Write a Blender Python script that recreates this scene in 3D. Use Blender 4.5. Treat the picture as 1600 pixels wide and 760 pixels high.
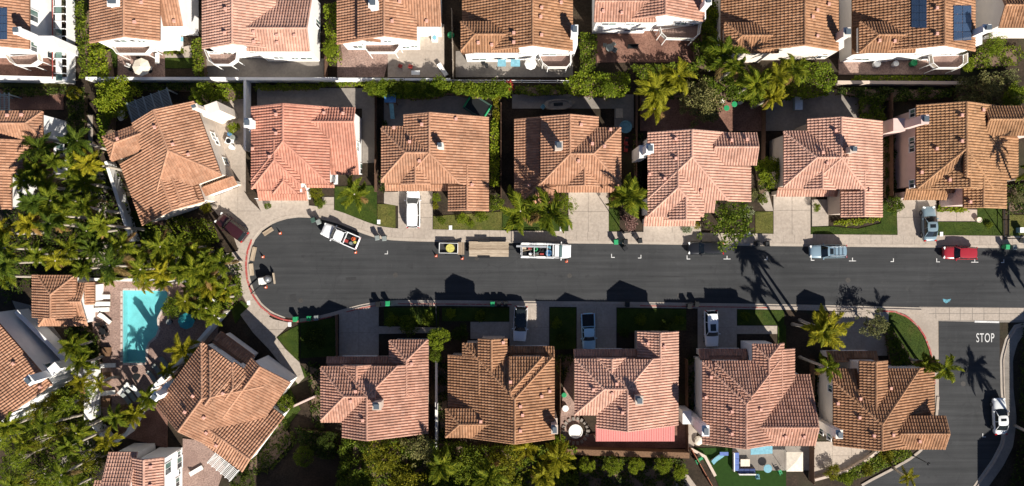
import bpy, math, random
import numpy as np
from mathutils import Vector, Matrix
from mathutils.geometry import tessellate_polygon
R = math.radians
rng = random.Random(7)
nrs = np.random.RandomState(11)
for o in list(bpy.data.objects): bpy.data.objects.remove(o)
C = bpy.context.scene.collection
SC = bpy.context.scene
# ------------------------------------------------------------------ camera, sky, sun, exposure
CAMH = 95.0
PPM = 11.0
SUN_EL = 35.0
SUN_AZ = (0.56, -0.83)            # ground direction the sun stands in (x right, y up the picture)
cam_d = bpy.data.cameras.new('camera'); cam = bpy.data.objects.new('camera', cam_d); C.objects.link(cam)
cam.location = (0, 0, CAMH); cam.rotation_euler = (0, 0, 0)
cam_d.sensor_width = 36; cam_d.lens = 36 * CAMH / (1600 / PPM); cam_d.clip_end = 3000
SC.camera = cam
wd = bpy.data.worlds.new('World'); SC.world = wd; wd.use_nodes = True
nt = wd.node_tree; bg = nt.nodes['Background']
sky = nt.nodes.new('ShaderNodeTexSky'); sky.sky_type = 'NISHITA'; sky.sun_disc = False
sky.altitude = 3000; sky.air_density = .6; sky.dust_density = .4; sky.sun_elevation = R(SUN_EL); sky.sun_rotation = math.atan2(SUN_AZ[0], SUN_AZ[1])
nt.links.new(sky.outputs[0], bg.inputs[0]); bg.inputs[1].default_value = 0.08
sd = bpy.data.lights.new('sun', 'SUN'); sd.energy = 5.0; sd.angle = R(0.53); sd.color = (1.0, 0.945, 0.855)
sun = bpy.data.objects.new('sun', sd); C.objects.link(sun)
_n = math.hypot(*SUN_AZ)
_sv = Vector((SUN_AZ[0]/_n*math.cos(R(SUN_EL)), SUN_AZ[1]/_n*math.cos(R(SUN_EL)), math.sin(R(SUN_EL))))
sun.rotation_euler = _sv.to_track_quat('Z', 'Y').to_euler(); sun.location = _sv*200
SC.view_settings.view_transform = 'Standard'; SC.view_settings.look = 'None'
SC.view_settings.exposure = 0.86; SC.view_settings.gamma = 1.0; SC.view_settings.use_curve_mapping = False
SC.cycles.max_bounces = 6; SC.cycles.transparent_max_bounces = 8

# ------------------------------------------------------------------ helpers
def W(px, py, h=0.0):
    k = (1 - h/CAMH)/PPM
    return ((px-800)*k, -(py-380)*k, h)
def W2(px, py, h=0.0): return W(px, py, h)[:2]

class MB:
    def __init__(s): s.v = []; s.f = []; s.m = []
    def add(s, vs, fs, mi=0):
        b = len(s.v); s.v += [tuple(v) for v in vs]
        for f in fs: s.f.append(tuple(i+b for i in f)); s.m.append(mi)
    def box(s, c, d, rz=0, mi=0, taper=1.0):
        x, y, z = d[0]/2, d[1]/2, d[2]/2; ca, sa = math.cos(rz), math.sin(rz); vs = []
        for k in (-1, 1):
            t = taper if k > 0 else 1
            for (i, j) in ((-1,-1),(1,-1),(1,1),(-1,1)):
                px, py = i*x*t, j*y*t
                vs.append((c[0]+px*ca-py*sa, c[1]+px*sa+py*ca, c[2]+k*z))
        s.add(vs, [(3,2,1,0),(4,5,6,7),(0,1,5,4),(1,2,6,5),(2,3,7,6),(3,0,4,7)], mi)
        return s
    def prism(s, poly, z0, z1, mi=0, bottom=True):
        a = sum(poly[i][0]*poly[(i+1) % len(poly)][1]-poly[(i+1) % len(poly)][0]*poly[i][1] for i in range(len(poly)))
        if a < 0: poly = poly[::-1]
        n = len(poly); vs = [(p[0], p[1], z0) for p in poly]+[(p[0], p[1], z1) for p in poly]
        tri = tessellate_polygon([[Vector((p[0], p[1], 0)) for p in poly]])
        fs = []
        for t in tri:
            t = list(t)
            A, B, D = [poly[i] for i in t]
            if (B[0]-A[0])*(D[1]-A[1])-(B[1]-A[1])*(D[0]-A[0]) < 0: t = t[::-1]
            fs.append(tuple(i+n for i in t))
            if bottom: fs.append(tuple(t[::-1]))
        fs += [(i, (i+1) % n, n+(i+1) % n, n+i) for i in range(n)]
        s.add(vs, fs, mi); return s
    def sheet(s, poly, z, mi=0, holes=()):
        loops = [list(poly)]+[list(h) for h in holes]
        allp = [p for l in loops for p in l]
        tri = tessellate_polygon([[Vector((p[0], p[1], 0)) for p in l] for l in loops]); fs = []
        for t in tri:
            t = list(t); A, B, D = [allp[i] for i in t]
            if (B[0]-A[0])*(D[1]-A[1])-(B[1]-A[1])*(D[0]-A[0]) < 0: t = t[::-1]
            fs.append(tuple(t))
        s.add([(p[0], p[1], z) for p in allp], fs, mi); return s
    def tube(s, pts, rad, n=8, cap=True, mi=0):
        pts = [Vector(p) for p in pts]
        if not hasattr(rad, '__len__'): rad = [rad]*len(pts)
        b = len(s.v); up = None
        for i, p in enumerate(pts):
            d = (pts[min(i+1, len(pts)-1)]-pts[max(i-1, 0)]).normalized()
            if up is None:
                up = Vector((0,0,1)) if abs(d.z) < .9 else Vector((1,0,0))
            x = d.cross(up).normalized(); y = x.cross(d).normalized(); up = y
            for k in range(n):
                a = 2*math.pi*k/n
                s.v.append(tuple(p+x*math.cos(a)*rad[i]+y*math.sin(a)*rad[i]))
        for i in range(len(pts)-1):
            for k in range(n):
                s.f.append((b+i*n+k, b+i*n+(k+1) % n, b+(i+1)*n+(k+1) % n, b+(i+1)*n+k)); s.m.append(mi)
        if cap:
            s.f.append(tuple(b+k for k in range(n))[::-1]); s.m.append(mi)
            e = b+(len(pts)-1)*n; s.f.append(tuple(e+k for k in range(n))); s.m.append(mi)
        return s
    def lathe(s, prof, c=(0,0,0), n=16, mi=0):
        b = len(s.v)
        for (r, z) in prof:
            for k in range(n):
                a = 2*math.pi*k/n; s.v.append((c[0]+r*math.cos(a), c[1]+r*math.sin(a), c[2]+z))
        for i in range(len(prof)-1):
            for k in range(n):
                s.f.append((b+i*n+k, b+i*n+(k+1) % n, b+(i+1)*n+(k+1) % n, b+(i+1)*n+k)); s.m.append(mi)
        s.f.append(tuple(b+k for k in range(n))[::-1]); s.m.append(mi)
        e = b+(len(prof)-1)*n; s.f.append(tuple(e+k for k in range(n))); s.m.append(mi)
        return s
    def build(s, name, mat, parent=None, smooth=False, off=None, loc=None):
        me = bpy.data.meshes.new(name)
        v = s.v if off is None else [(a[0]-off[0], a[1]-off[1], a[2]-off[2]) for a in s.v]
        me.from_pydata(v, [], s.f)
        mats = mat if isinstance(mat, (list, tuple)) else [mat]
        for m in mats: me.materials.append(m)
        if len(mats) > 1: me.polygons.foreach_set('material_index', s.m)
        if smooth: me.polygons.foreach_set('use_smooth', [True]*len(me.polygons))
        me.update()
        o = bpy.data.objects.new(name, me); C.objects.link(o)
        if parent: o.parent = parent
        if loc: o.location = loc
        return o
def np_obj(name, V, F, mat, parent=None, smooth=False):
    """V (n,3), F list/array of quads or polygons"""
    me = bpy.data.meshes.new(name)
    me.from_pydata(np.asarray(V).tolist(), [], F.tolist() if hasattr(F, 'tolist') else F)
    me.materials.append(mat)
    if smooth: me.polygons.foreach_set('use_smooth', [True]*len(me.polygons))
    me.update()
    o = bpy.data.objects.new(name, me); C.objects.link(o)
    if parent: o.parent = parent
    return o
def empty(name, loc, rz=0, label=None, cat=None, group=None):
    o = bpy.data.objects.new(name, None); C.objects.link(o); o.empty_display_size = .3
    o.location = loc; o.rotation_euler = (0, 0, rz); tag(o, label, cat, group); return o
def tag(o, label=None, cat=None, group=None, kind=None):
    if label: o['label'] = label
    if cat: o['category'] = cat
    if group: o['group'] = group
    if kind: o['kind'] = kind
    return o
def copy_tree(o, parent=None):
    c = o.copy(); C.objects.link(c); c.parent = parent
    for ch in list(o.children): copy_tree(ch, c)
    return c

# ------------------------------------------------------------------ materials
MATS = {}
def mat_base(name, rough=.8, spec=.25, metal=0):
    m = bpy.data.materials.new(name); m.use_nodes = True
    b = m.node_tree.nodes['Principled BSDF']
    b.inputs['Roughness'].default_value = rough; b.inputs['Specular IOR Level'].default_value = spec; b.inputs['Metallic'].default_value = metal
    return m, m.node_tree, b
def ramp(t, fac, stops):
    r = t.nodes.new('ShaderNodeValToRGB'); e = r.color_ramp.elements
    while len(e) < len(stops): e.new(.5)
    for i, (p, c) in enumerate(stops): e[i].position = p; e[i].color = (*c, 1)
    t.links.new(fac, r.inputs[0]); return r.outputs[0]
def noise(t, scale, detail=4, rough=.6, coord='Object', dist=0, vec=None):
    n = t.nodes.new('ShaderNodeTexNoise'); n.inputs['Scale'].default_value = scale
    n.inputs['Detail'].default_value = detail; n.inputs['Roughness'].default_value = rough; n.inputs['Distortion'].default_value = dist
    if vec is None:
        tc = t.nodes.new('ShaderNodeTexCoord'); vec = tc.outputs[coord]
    t.links.new(vec, n.inputs['Vector']); return n.outputs['Fac']
def mix(t, a, b, fac, mode='MIX'):
    n = t.nodes.new('ShaderNodeMix'); n.data_type = 'RGBA'; n.blend_type = mode
    for s, v in ((n.inputs[0], fac), (n.inputs[6], a), (n.inputs[7], b)):
        if isinstance(v, (int, float)): s.default_value = v
        elif isinstance(v, tuple): s.default_value = (*v, 1)
        else: t.links.new(v, s)
    return n.outputs[2]
def bump(t, b, fac, strength=.4, dist=.02):
    n = t.nodes.new('ShaderNodeBump'); n.inputs['Strength'].default_value = strength; n.inputs['Distance'].default_value = dist
    t.links.new(fac, n.inputs['Height']); t.links.new(n.outputs[0], b.inputs['Normal'])
def sc(c, k): return tuple(min(1, x*k) for x in c)
def M_plain(name, col, rough=.7, spec=.3, metal=0, var=.12, scale=3, bmp=0):
    if name in MATS: return MATS[name]
    m, t, b = mat_base(name, rough, spec, metal)
    f = noise(t, scale); c = ramp(t, f, [(.3, sc(col, 1-var)), (.7, sc(col, 1+var))])
    t.links.new(c, b.inputs['Base Color'])
    if bmp: bump(t, b, noise(t, scale*12), bmp, .01)
    MATS[name] = m; return m
def M_two(name, c1, c2, s1, s2, c3=None, rough=.9, bmp=.3, spec=.2, amt=.8):
    m, t, b = mat_base(name, rough, spec)
    a = ramp(t, noise(t, s1, 5), [(.32, c1), (.68, c2)])
    g = noise(t, s2, 3)
    a = mix(t, a, ramp(t, g, [(.35, (.55,)*3), (.65, (1.25,)*3)]), amt, 'MULTIPLY')
    if c3: a = mix(t, a, c3, ramp(t, noise(t, s1*.37, 3), [(.55, (0,0,0)), (.72, (1,1,1))]))
    t.links.new(a, b.inputs['Base Color'])
    if bmp: bump(t, b, g, bmp, .03)
    MATS[name] = m; return m
def M_tile(name, cols, stain=.30, base=False):
    """clay tiles: every tile (mesh island) gets its own tone, with weathering over the roof"""
    m, t, b = mat_base(name, .85, .2)
    if base:
        col = ramp(t, noise(t, 5, 3), [(.3, sc(cols[0], .8)), (.7, cols[1])])
    else:
        g = t.nodes.new('ShaderNodeNewGeometry')
        n = len(cols); av = tuple(sum(c[k] for c in cols)/n for k in range(3)); col = ramp(t, g.outputs['Random Per Island'], [(i/(n-1), tuple(av[k]*.45+c[k]*.55 for k in range(3))) for i, c in enumerate(cols)])
    w = ramp(t, noise(t, .33, 5, .65), [(.34, (1-stain, 1-stain, 1-stain)), (.62, (1.04, 1.03, 1.02))])
    col = mix(t, col, w, 1.0, 'MULTIPLY')
    w2 = ramp(t, noise(t, 2.3, 4, .7), [(.36, (.68, .66, .66)), (.6, (1.05, 1.05, 1.05))])
    col = mix(t, col, w2, .4, 'MULTIPLY')
    t.links.new(col, b.inputs['Base Color']); MATS[name] = m; return m
def M_leaf(name, c1, c2, trans=.3, rough=.6):
    m, t, b = mat_base(name, rough, .12)
    g = t.nodes.new('ShaderNodeNewGeometry'); oi = t.nodes.new('ShaderNodeObjectInfo')
    c = ramp(t, g.outputs['Random Per Island'], [(0, sc(c1, .7)), (.45, c1), (1, c2)])
    hv = ramp(t, oi.outputs['Random'], [(0, (.78, .84, .8)), (1, (1.16, 1.1, .95))])
    c = mix(t, c, hv, 1, 'MULTIPLY')
    t.links.new(c, b.inputs['Base Color'])
    tr = t.nodes.new('ShaderNodeBsdfTranslucent'); t.links.new(c, tr.inputs[0])
    ms = t.nodes.new('ShaderNodeMixShader'); ms.inputs[0].default_value = trans
    out = t.nodes['Material Output']
    t.links.new(b.outputs[0], ms.inputs[1]); t.links.new(tr.outputs[0], ms.inputs[2]); t.links.new(ms.outputs[0], out.inputs[0])
    MATS[name] = m; return m

TILES = {   # clay colours, from coral to brown
 'coral':  [(.42,.175,.118),(.49,.222,.155),(.53,.255,.18),(.57,.285,.205)],
 'salmon': [(.45,.235,.165),(.53,.30,.22),(.57,.335,.25),(.60,.37,.285)],
 'orange': [(.29,.142,.082),(.39,.20,.12),(.44,.24,.148),(.49,.285,.185)],
 'brown':  [(.21,.10,.05),(.31,.158,.082),(.37,.195,.106),(.44,.25,.145)],
 'sand':   [(.24,.122,.058),(.34,.182,.09),(.40,.22,.115),(.46,.27,.15)],
 'rose':   [(.32,.155,.105),(.42,.222,.155),(.48,.265,.19),(.55,.325,.245)],
}
for k, v in TILES.items():
    M_tile('tile_'+k, v); M_tile('pan_'+k, [sc(v[0], .8), sc(v[1], .8)], base=True); M_tile('cap_'+k, [sc(v[1], .95), sc(v[2], 1.0), sc(v[3], 1.05)], stain=.2)
M_plain('stucco_white', (.78,.76,.73), .9, .15, var=.06, scale=.8, bmp=.2)
M_plain('stucco_cream', (.70,.62,.54), .9, .15, var=.06, scale=.8, bmp=.2)
M_plain('stucco_pink', (.62,.46,.41), .9, .15, var=.06, scale=.8, bmp=.2)
M_plain('stucco_tan', (.50,.41,.34), .9, .15, var=.06, scale=.8, bmp=.2)
M_plain('white_trim', (.80,.79,.77), .6, .3, var=.03)
M_plain('glass_dark', (.035,.045,.05), .08, .6, var=.2, scale=.7)
M_plain('glass_green', (.10,.16,.14), .1, .6, var=.2, scale=.7)
M_plain('dark_metal', (.03,.03,.032), .5, .4, .6)
M_plain('grey_metal', (.30,.31,.32), .45, .5, .7)
M_plain('light_metal', (.62,.63,.64), .4, .5, .6)
M_plain('wood_brown', (.16,.09,.05), .8, .2, var=.3, scale=5)
M_plain('wood_grey', (.30,.25,.20), .85, .2, var=.3, scale=5)
M_plain('vent_clay', (.58,.32,.25), .8, .2)
M_plain('flue_grey', (.08,.10,.12), .5, .4)
# ------------------------------------------------------------------ roofs: solids bounded by sloping planes, clad in barrel tiles
def clip_poly(poly, a, b, c):
    """keep the side a*x+b*y+c >= 0 of a list of points whose first two numbers are x, y"""
    out = []; n = len(poly)
    for i in range(n):
        P, Q = poly[i], poly[(i+1) % n]
        dp, dq = a*P[0]+b*P[1]+c, a*Q[0]+b*Q[1]+c
        if dp >= 0: out.append(P)
        if (dp > 0 and dq < 0) or (dp < 0 and dq > 0):
            f = dp/(dp-dq); out.append(tuple(P[k]+(Q[k]-P[k])*f for k in range(len(P))))
    return out
class Mass:
    """rect footprint (x0,x1,y0,y1) and planes (c,gx,gy): z = c+gx*x+gy*y, the roof is their minimum"""
    def __init__(s, rect, planes, walls=True, over=.4): s.rect = rect; s.planes = planes; s.walls = walls; s.over = over; s.face()
    def z(s, x, y): return min(c+gx*x+gy*y for c, gx, gy in s.planes)
    def inside(s, x, y): r = s.rect; return r[0] <= x <= r[1] and r[2] <= y <= r[3]
    def face(s):
        x0, x1, y0, y1 = s.rect; s.faces = []
        for i, (c, gx, gy) in enumerate(s.planes):
            p = [(x0,y0),(x1,y0),(x1,y1),(x0,y1)]
            for j, (c2, g2, h2) in enumerate(s.planes):
                if j != i and p: p = clip_poly(p, g2-gx, h2-gy, c2-c)
            q = []
            for a in p:
                if not q or math.hypot(a[0]-q[-1][0], a[1]-q[-1][1]) > .01: q.append(a)
            if len(q) > 2 and math.hypot(q[0][0]-q[-1][0], q[0][1]-q[-1][1]) < .01: q.pop()
            if len(q) >= 3: s.faces.append((i, q))
PITCH = .45
class Frame:
    """from picture-measured coordinates (zoom origin o, scale k, pivot c, turn th in degrees) to a turned ground frame"""
    def __init__(s, o, k, c=(0,0), th=0): s.o = o; s.k = k; s.c = c; s.th = R(th)
    def px(s, u, v):
        ca, sa = math.cos(s.th), math.sin(s.th)
        return (s.o[0]+(s.c[0]+u*ca-v*sa)/s.k, s.o[1]+(s.c[1]+u*sa+v*ca)/s.k)
    def rot(s, X, Y):
        a = -s.th; return (X*math.cos(a)+Y*math.sin(a), -X*math.sin(a)+Y*math.cos(a))
    def at(s, u, v, h): X, Y, _ = W(*s.px(u, v), h); return s.rot(X, Y)
def G(F, x0, y0, x1, y1, axis, ridge, he=None, he1=None, hr=None, hip0=None, hip1=None, walls=True, p=PITCH, over=.4, on=None):
    """gable / hip block. axis 'v': ridge runs up-down the picture at x=ridge; 'h': left-right at y=ridge"""
    um, vm = (x0+x1)/2, (y0+y1)/2
    def A(t, h): q = F.at(t, vm, h) if axis == 'v' else F.at(um, t, h); return q[0] if axis == 'v' else -q[1]
    def B(t, h): q = F.at(um, t, h) if axis == 'v' else F.at(t, vm, h); return -q[1] if axis == 'v' else q[0]
    ea, eb = (x0, x1) if axis == 'v' else (y0, y1)
    sa, sb = (y0, y1) if axis == 'v' else (x0, x1)
    h0 = he if he is not None else 5.5; h1 = he1 if he1 is not None else 5.5; top = hr if hr is not None else 8
    for _ in range(14):
        if on:           # ridge lies in a plane of another block
            q = F.at(ridge, vm, top) if axis == 'v' else F.at(um, ridge, top); c_, g_, k_ = on[0].planes[on[1]]; top = hr = c_+g_*q[0]+k_*q[1]+on[2]
        a0, a1, ar = A(ea, h0), A(eb, h1), A(ridge, top)
        if hr is not None: h0, h1 = top-p*(ar-a0), top-p*(a1-ar)
        elif he is not None: h0 = he; top = he+p*(ar-a0); h1 = top-p*(a1-ar)
        else: h1 = he1; top = he1+p*(a1-ar); h0 = top-p*(ar-a0)
    he_ = max(h0, h1); ends = []
    for e, hip in ((sa, hip0), (sb, hip1)):
        if hip is None: ends.append((B(e, he_), None))
        else:
            hh = he_
            for _ in range(8): be, bh = B(e, hh), B(hip, top); hh = top-p*abs(be-bh)
            ends.append((be, bh))
    (b0, q0), (b1, q1) = ends
    def pl(c, ga, gb): return (c, ga, -gb) if axis == 'v' else (c, gb, -ga)
    P = [pl(top-p*ar, p, 0), pl(top+p*ar, -p, 0)]
    if q0 is not None: P.append(pl(top-p*q0, 0, p))
    if q1 is not None: P.append(pl(top+p*q1, 0, -p))
    rect = (a0, a1, -b1, -b0) if axis == 'v' else (b0, b1, -a1, -a0)
    m = Mass(rect, P, walls, over); m.top = top; return m
def S(F, x0, y0, x1, y1, d, low, walls=True, p=PITCH, over=.35):
    """lean-to falling towards d (U D L R of the picture) with its low edge at height low"""
    um, vm = (x0+x1)/2, (y0+y1)/2
    hi = low
    for _ in range(8):
        hl = {'U': (low, hi), 'D': (hi, low)}.get(d, (low, low)); hw = {'L': (low, hi), 'R': (hi, low)}.get(d, ((low+hi)/2,)*2)
        if d in 'LR': hl = ((low+hi)/2,)*2
        yt, yb = F.at(um, y0, hl[0])[1], F.at(um, y1, hl[1])[1]; xl, xr = F.at(x0, vm, hw[0])[0], F.at(x1, vm, hw[1])[0]
        hi = low+p*((yt-yb) if d in 'UD' else (xr-xl))
    P = {'U': (low+p*yt, 0, -p), 'D': (low-p*yb, 0, p), 'L': (low-p*xl, p, 0), 'R': (low+p*xr, -p, 0)}[d]
    m = Mass((xl, xr, yb, yt), [P], walls, over); m.top = hi; return m

CW, RW = .37, .43
PRO_S = np.array([-.186, -.112, -.05, .05, .112, .186]); PRO_Z = np.array([.0, .042, .118, .118, .042, .0]); NP = 6
TPOLY = [(k, NP+k, NP+k+1, k+1) for k in range(NP-1)]+[(NP, 2*NP-1, 2*NP-2, 2*NP-3, NP+2, NP+1)]
def tiles_for(face, plane, tv, tf, hidden):
    c, gx, gy = plane; g = math.hypot(gx, gy); d = np.array((-gx/g, -gy/g)); e = np.array((-d[1], d[0]))
    P = np.array(face); s = P @ e; t = P @ d
    ns = np.arange(math.floor(s.min()/CW), math.ceil(s.max()/CW)+1); t1 = t.max()
    nr = int(math.ceil((t1-t.min())/RW))+1
    edges = []
    ar = sum(face[i][0]*face[(i+1) % len(face)][1]-face[(i+1) % len(face)][0]*face[i][1] for i in range(len(face)))
    sg = 1 if ar > 0 else -1
    for i in range(len(face)):
        A, B = face[i], face[(i+1) % len(face)]; L = math.hypot(B[0]-A[0], B[1]-A[1])
        nx, ny = -(B[1]-A[1])/L*sg, (B[0]-A[0])/L*sg; edges.append((nx, ny, -(nx*A[0]+ny*A[1])+.03))
    E = np.array(edges)
    for r in range(nr):
        tb = t1+.05-r*RW; tt = tb-RW-.03
        for k in ns:
            s0 = (k+.5)*CW+nrs.uniform(-.006, .006); jt = nrs.uniform(-.012, .012); lift = .055+nrs.uniform(0, .014)
            pts = np.empty((2*NP, 3))
            for q, tq in ((0, tt), (1, tb+jt)):
                xy = (s0+PRO_S)[:, None]*e[None, :]+tq*d[None, :]
                pts[q*NP:q*NP+NP, :2] = xy
                pts[q*NP:q*NP+NP, 2] = c+gx*xy[:, 0]+gy*xy[:, 1]+PRO_Z*(1 if q else .85)+.012+(lift if q else 0)
            D = pts[:, :2] @ E[:, :2].T+E[:, 2][None, :]
            if (D.max(axis=0) < 0).any(): continue
            cx, cy = pts[:, 0].mean(), pts[:, 1].mean()
            if hidden(cx, cy, c+gx*cx+gy*cy): continue
            polys = TPOLY
            b = len(tv)
            if D.min() >= 0:
                tv.extend(map(tuple, pts)); tf.extend(tuple(i+b for i in f) for f in polys)
            else:
                for f in polys:
                    q = [tuple(pts[i]) for i in f]
                    for (a_, b_, c_) in edges:
                        if len(q) < 3: break
                        q = clip_poly(q, a_, b_, c_)
                    if len(q) >= 3:
                        b = len(tv); tv.extend(q); tf.append(tuple(range(b, b+len(q))))
def caps_along(A, B, tv, tf, hidden, r=.17, lift=.05):
    A, B = Vector(A), Vector(B); L = (B-A).length
    if L < .15: return
    if A.z > B.z: A, B = B, A
    n = max(1, int(round(L/.42))); d = (B-A)/L; x = d.cross(Vector((0,0,1))).normalized(); u = x.cross(d).normalized()
    for i in range(n):
        a = A+d*(L*i/n-.02); b = A+d*(L*(i+1)/n+.03); m = (a+b)/2
        if hidden(m.x, m.y, m.z+.1): continue
        base = len(tv)
        for P, rr, zz in ((a, r*1.05, lift+.03), (b, r*.9, lift)):
            for (cx, cz) in ((-1, -.45), (-.72, .5), (0, .95), (.72, .5), (1, -.45)):
                tv.append(tuple(P+x*cx*rr+u*cz*rr*.8+Vector((0, 0, zz))))
        tf.extend((base+k, base+k+1, base+k+6, base+k+5) for k in range(4))
        tf.append((base+4, base+3, base+2, base+1, base))
HOUSES = {}
def house(key, label, F, masses, tile, wall='stucco_white', base=None, name='house', cat='house', vents=(), chims=(), wins=(), garage=(), solar=()):
    cx = sum((m.rect[0]+m.rect[1])/2 for m in masses)/len(masses); cy = sum((m.rect[2]+m.rect[3])/2 for m in masses)/len(masses)
    a = -F.th; bw = (cx*math.cos(a)-cy*math.sin(a), cx*math.sin(a)+cy*math.cos(a), 0)
    root = empty(name, bw, a, label, cat); off = (cx, cy, 0)
    tv, tf, cv, cf = [], [], [], []
    deck, wallm = MB(), MB()
    for mi_, m in enumerate(masses):
        others = [o for o in masses if o is not m]
        def hidden(x, y, z, others=others): return any(o.inside(x, y) and o.z(x, y) > z+.3 for o in others)
        def hid2(x, y, z, ms=masses): return any(o.inside(x, y) and o.z(x, y) > z+.12 for o in ms)
        for pi, poly in m.faces:
            c, gx, gy = m.planes[pi]
            tiles_for(poly, m.planes[pi], tv, tf, hidden)
            n = len(poly); top = [(x, y, c+gx*x+gy*y) for x, y in poly]; bot = [(x, y, z-.2) for x, y, z in top]
            deck.add(top+bot, [tuple(range(n)), tuple(range(2*n-1, n-1, -1))]+[(i, i+n, (i+1) % n+n, (i+1) % n) for i in range(n)])
            for i in range(n):
                A, B = top[i], top[(i+1) % n]
                shared = False
                for pj in range(len(m.planes)):
                    if pj == pi: continue
                    c2, g2, h2 = m.planes[pj]
                    if abs(c2+g2*A[0]+h2*A[1]-A[2]) < .02 and abs(c2+g2*B[0]+h2*B[1]-B[2]) < .02:
                        shared = True
                        if pi < pj: caps_along(A, B, cv, cf, hid2)
                if not shared and abs(A[2]-B[2]) > .15:
                    caps_along(A, B, cv, cf, hid2, r=.13, lift=.03)
                elif not shared and len(m.planes) == 1:
                    zc = (A[2]+B[2])/2
                    if abs(zc-m.top) < .1: caps_along(A, B, cv, cf, hid2, r=.13, lift=.03)
        if m.walls:
            x0, x1, y0, y1 = m.rect; o = m.over; x0 += o; x1 -= o; y0 += o; y1 -= o; N = 12
            if x1-x0 < .3 or y1-y0 < .3: continue
            for A, B in (((x0,y0),(x1,y0)),((x1,y0),(x1,y1)),((x1,y1),(x0,y1)),((x0,y1),(x0,y0))):
                vs = []
                for i in range(N+1):
                    x = A[0]+(B[0]-A[0])*i/N; y = A[1]+(B[1]-A[1])*i/N; vs += [(x, y, -.05), (x, y, m.z(x, y)-.1)]
                wallm.add(vs, [(2*i, 2*i+2, 2*i+3, 2*i+1) for i in range(N)])
    wallm.build('wall', MATS[wall], root, off=off)
    roof = deck.build('roof', MATS['pan_'+tile], root, off=off)
    V = np.array(tv)-np.array(off)[None, :]
    tag(np_obj('roof_tiles', V, tf, MATS['tile_'+tile], roof), kind='stuff')
    if cv: tag(np_obj('ridge_tiles', np.array(cv)-np.array(off)[None, :], cf, MATS['cap_'+tile], roof), kind='stuff')
    def roof_z(x, y): return max([m.z(x, y) for m in masses if m.inside(x, y)] or [0])
    def on_roof(u, v):
        h = 6.5
        for _ in range(20): x, y = F.at(u, v, h); z = roof_z(x, y); h = h*.5+z*.5
        return x, y, roof_z(x, y)
    def ray_wall(mi, side, u, v):
        m = masses[mi]; X, Y = F.at(u, v, 0); o = m.over
        if side in 'SN':
            yw = (m.rect[2]+o) if side == 'S' else (m.rect[3]-o); z = CAMH*(1-yw/Y); return X*(1-z/CAMH), yw, z
        xw = (m.rect[0]+o) if side == 'W' else (m.rect[1]-o); z = CAMH*(1-xw/X); return xw, Y*(1-z/CAMH), z
    for (u, v) in vents:
        x, y, z = on_roof(u, v); mb = MB()
        mb.box((x, y, z+.12), (.30, .34, .5), 0, taper=.85); mb.box((x, y, z+.40), (.42, .44, .09), 0, taper=.8)
        mb.build('roof_vent', MATS['vent_clay'], roof, off=off)
    for ch in chims:      # (u, v, size u, size v, top height, outside?)
        u, v, su, sv, top = ch[:5]; x, y = F.at(u, v, top); k = (1-top/CAMH)/PPM/F.k; wx, wy = su*k, sv*k
        z0 = -.05 if len(ch) > 5 else roof_z(x, y)-.6
        cb = MB().box((x, y, (z0+top-.2)/2), (wx*.86, wy*.86, top-.2-z0)).box((x, y, top-.1), (wx, wy, .22))
        if len(ch) > 5:          # breast: the wide foot of an outside stack
            bx, by, ex, ey, bz = ch[5:]
            cb.box((x+bx, y+by, bz/2), (ex, ey, bz))
        ch_o = cb.build('chimney', MATS[wall], root, off=off)
        MB().box((x, y, top+.17), (wx*.5, wy*.5, .3)).box((x, y, top+.36), (wx*.62, wy*.62, .06)).build('chimney_cap', MATS['flue_grey'], ch_o, off=off)
    for (mi, side, u, v, w, h) in wins:
        x, y, z = ray_wall(mi, side, u, v); d = {'S': (0,-1), 'N': (0,1), 'W': (-1,0), 'E': (1,0)}[side]
        if z < .5 or z > 9: continue
        def bx(dw, dz, ww, hh, t, mb, px=0):
            q = (x+d[0]*(t/2+px)+(dw if side in 'SN' else 0), y+d[1]*(t/2+px)+(dw if side in 'WE' else 0), z+dz)
            mb.box(q, (ww, t, hh) if side in 'SN' else (t, ww, hh))
        fr = MB(); bx(-w/2-.04, 0, .09, h+.17, .09, fr); bx(w/2+.04, 0, .09, h+.17, .09, fr); bx(0, h/2+.04, w, .09, .09, fr); bx(0, 0, .05, h, .07, fr); bx(0, -h/2-.05, w+.2, .09, .14, fr)
        fo = fr.build('window', MATS['white_trim'], root, off=off)
        for sx in (-1, 1):
            pn = MB(); bx(sx*w/4, 0, w/2-.06, h-.02, .03, pn, .004); pn.build('pane', MATS['glass_green' if sx > 0 else 'glass_dark'], fo, off=off)
    for (mi, side, u, w) in garage:
        m = masses[mi]; d = {'S': -1, 'N': 1}[side]; yw = m.rect[2]+m.over if side == 'S' else m.rect[3]-m.over
        x = F.at(u, 0, 1.2)[0]
        gd = MB().box((x, yw+d*.02, 1.1), (w, .04, 2.2)).build('garage_door', MATS['white_trim'], root, off=off)
        for i in range(4): MB().box((x, yw+d*.055, .32+i*.53), (w-.12, .03, .46)).build('door_panel', MATS['white_trim'], gd, off=off)
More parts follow.
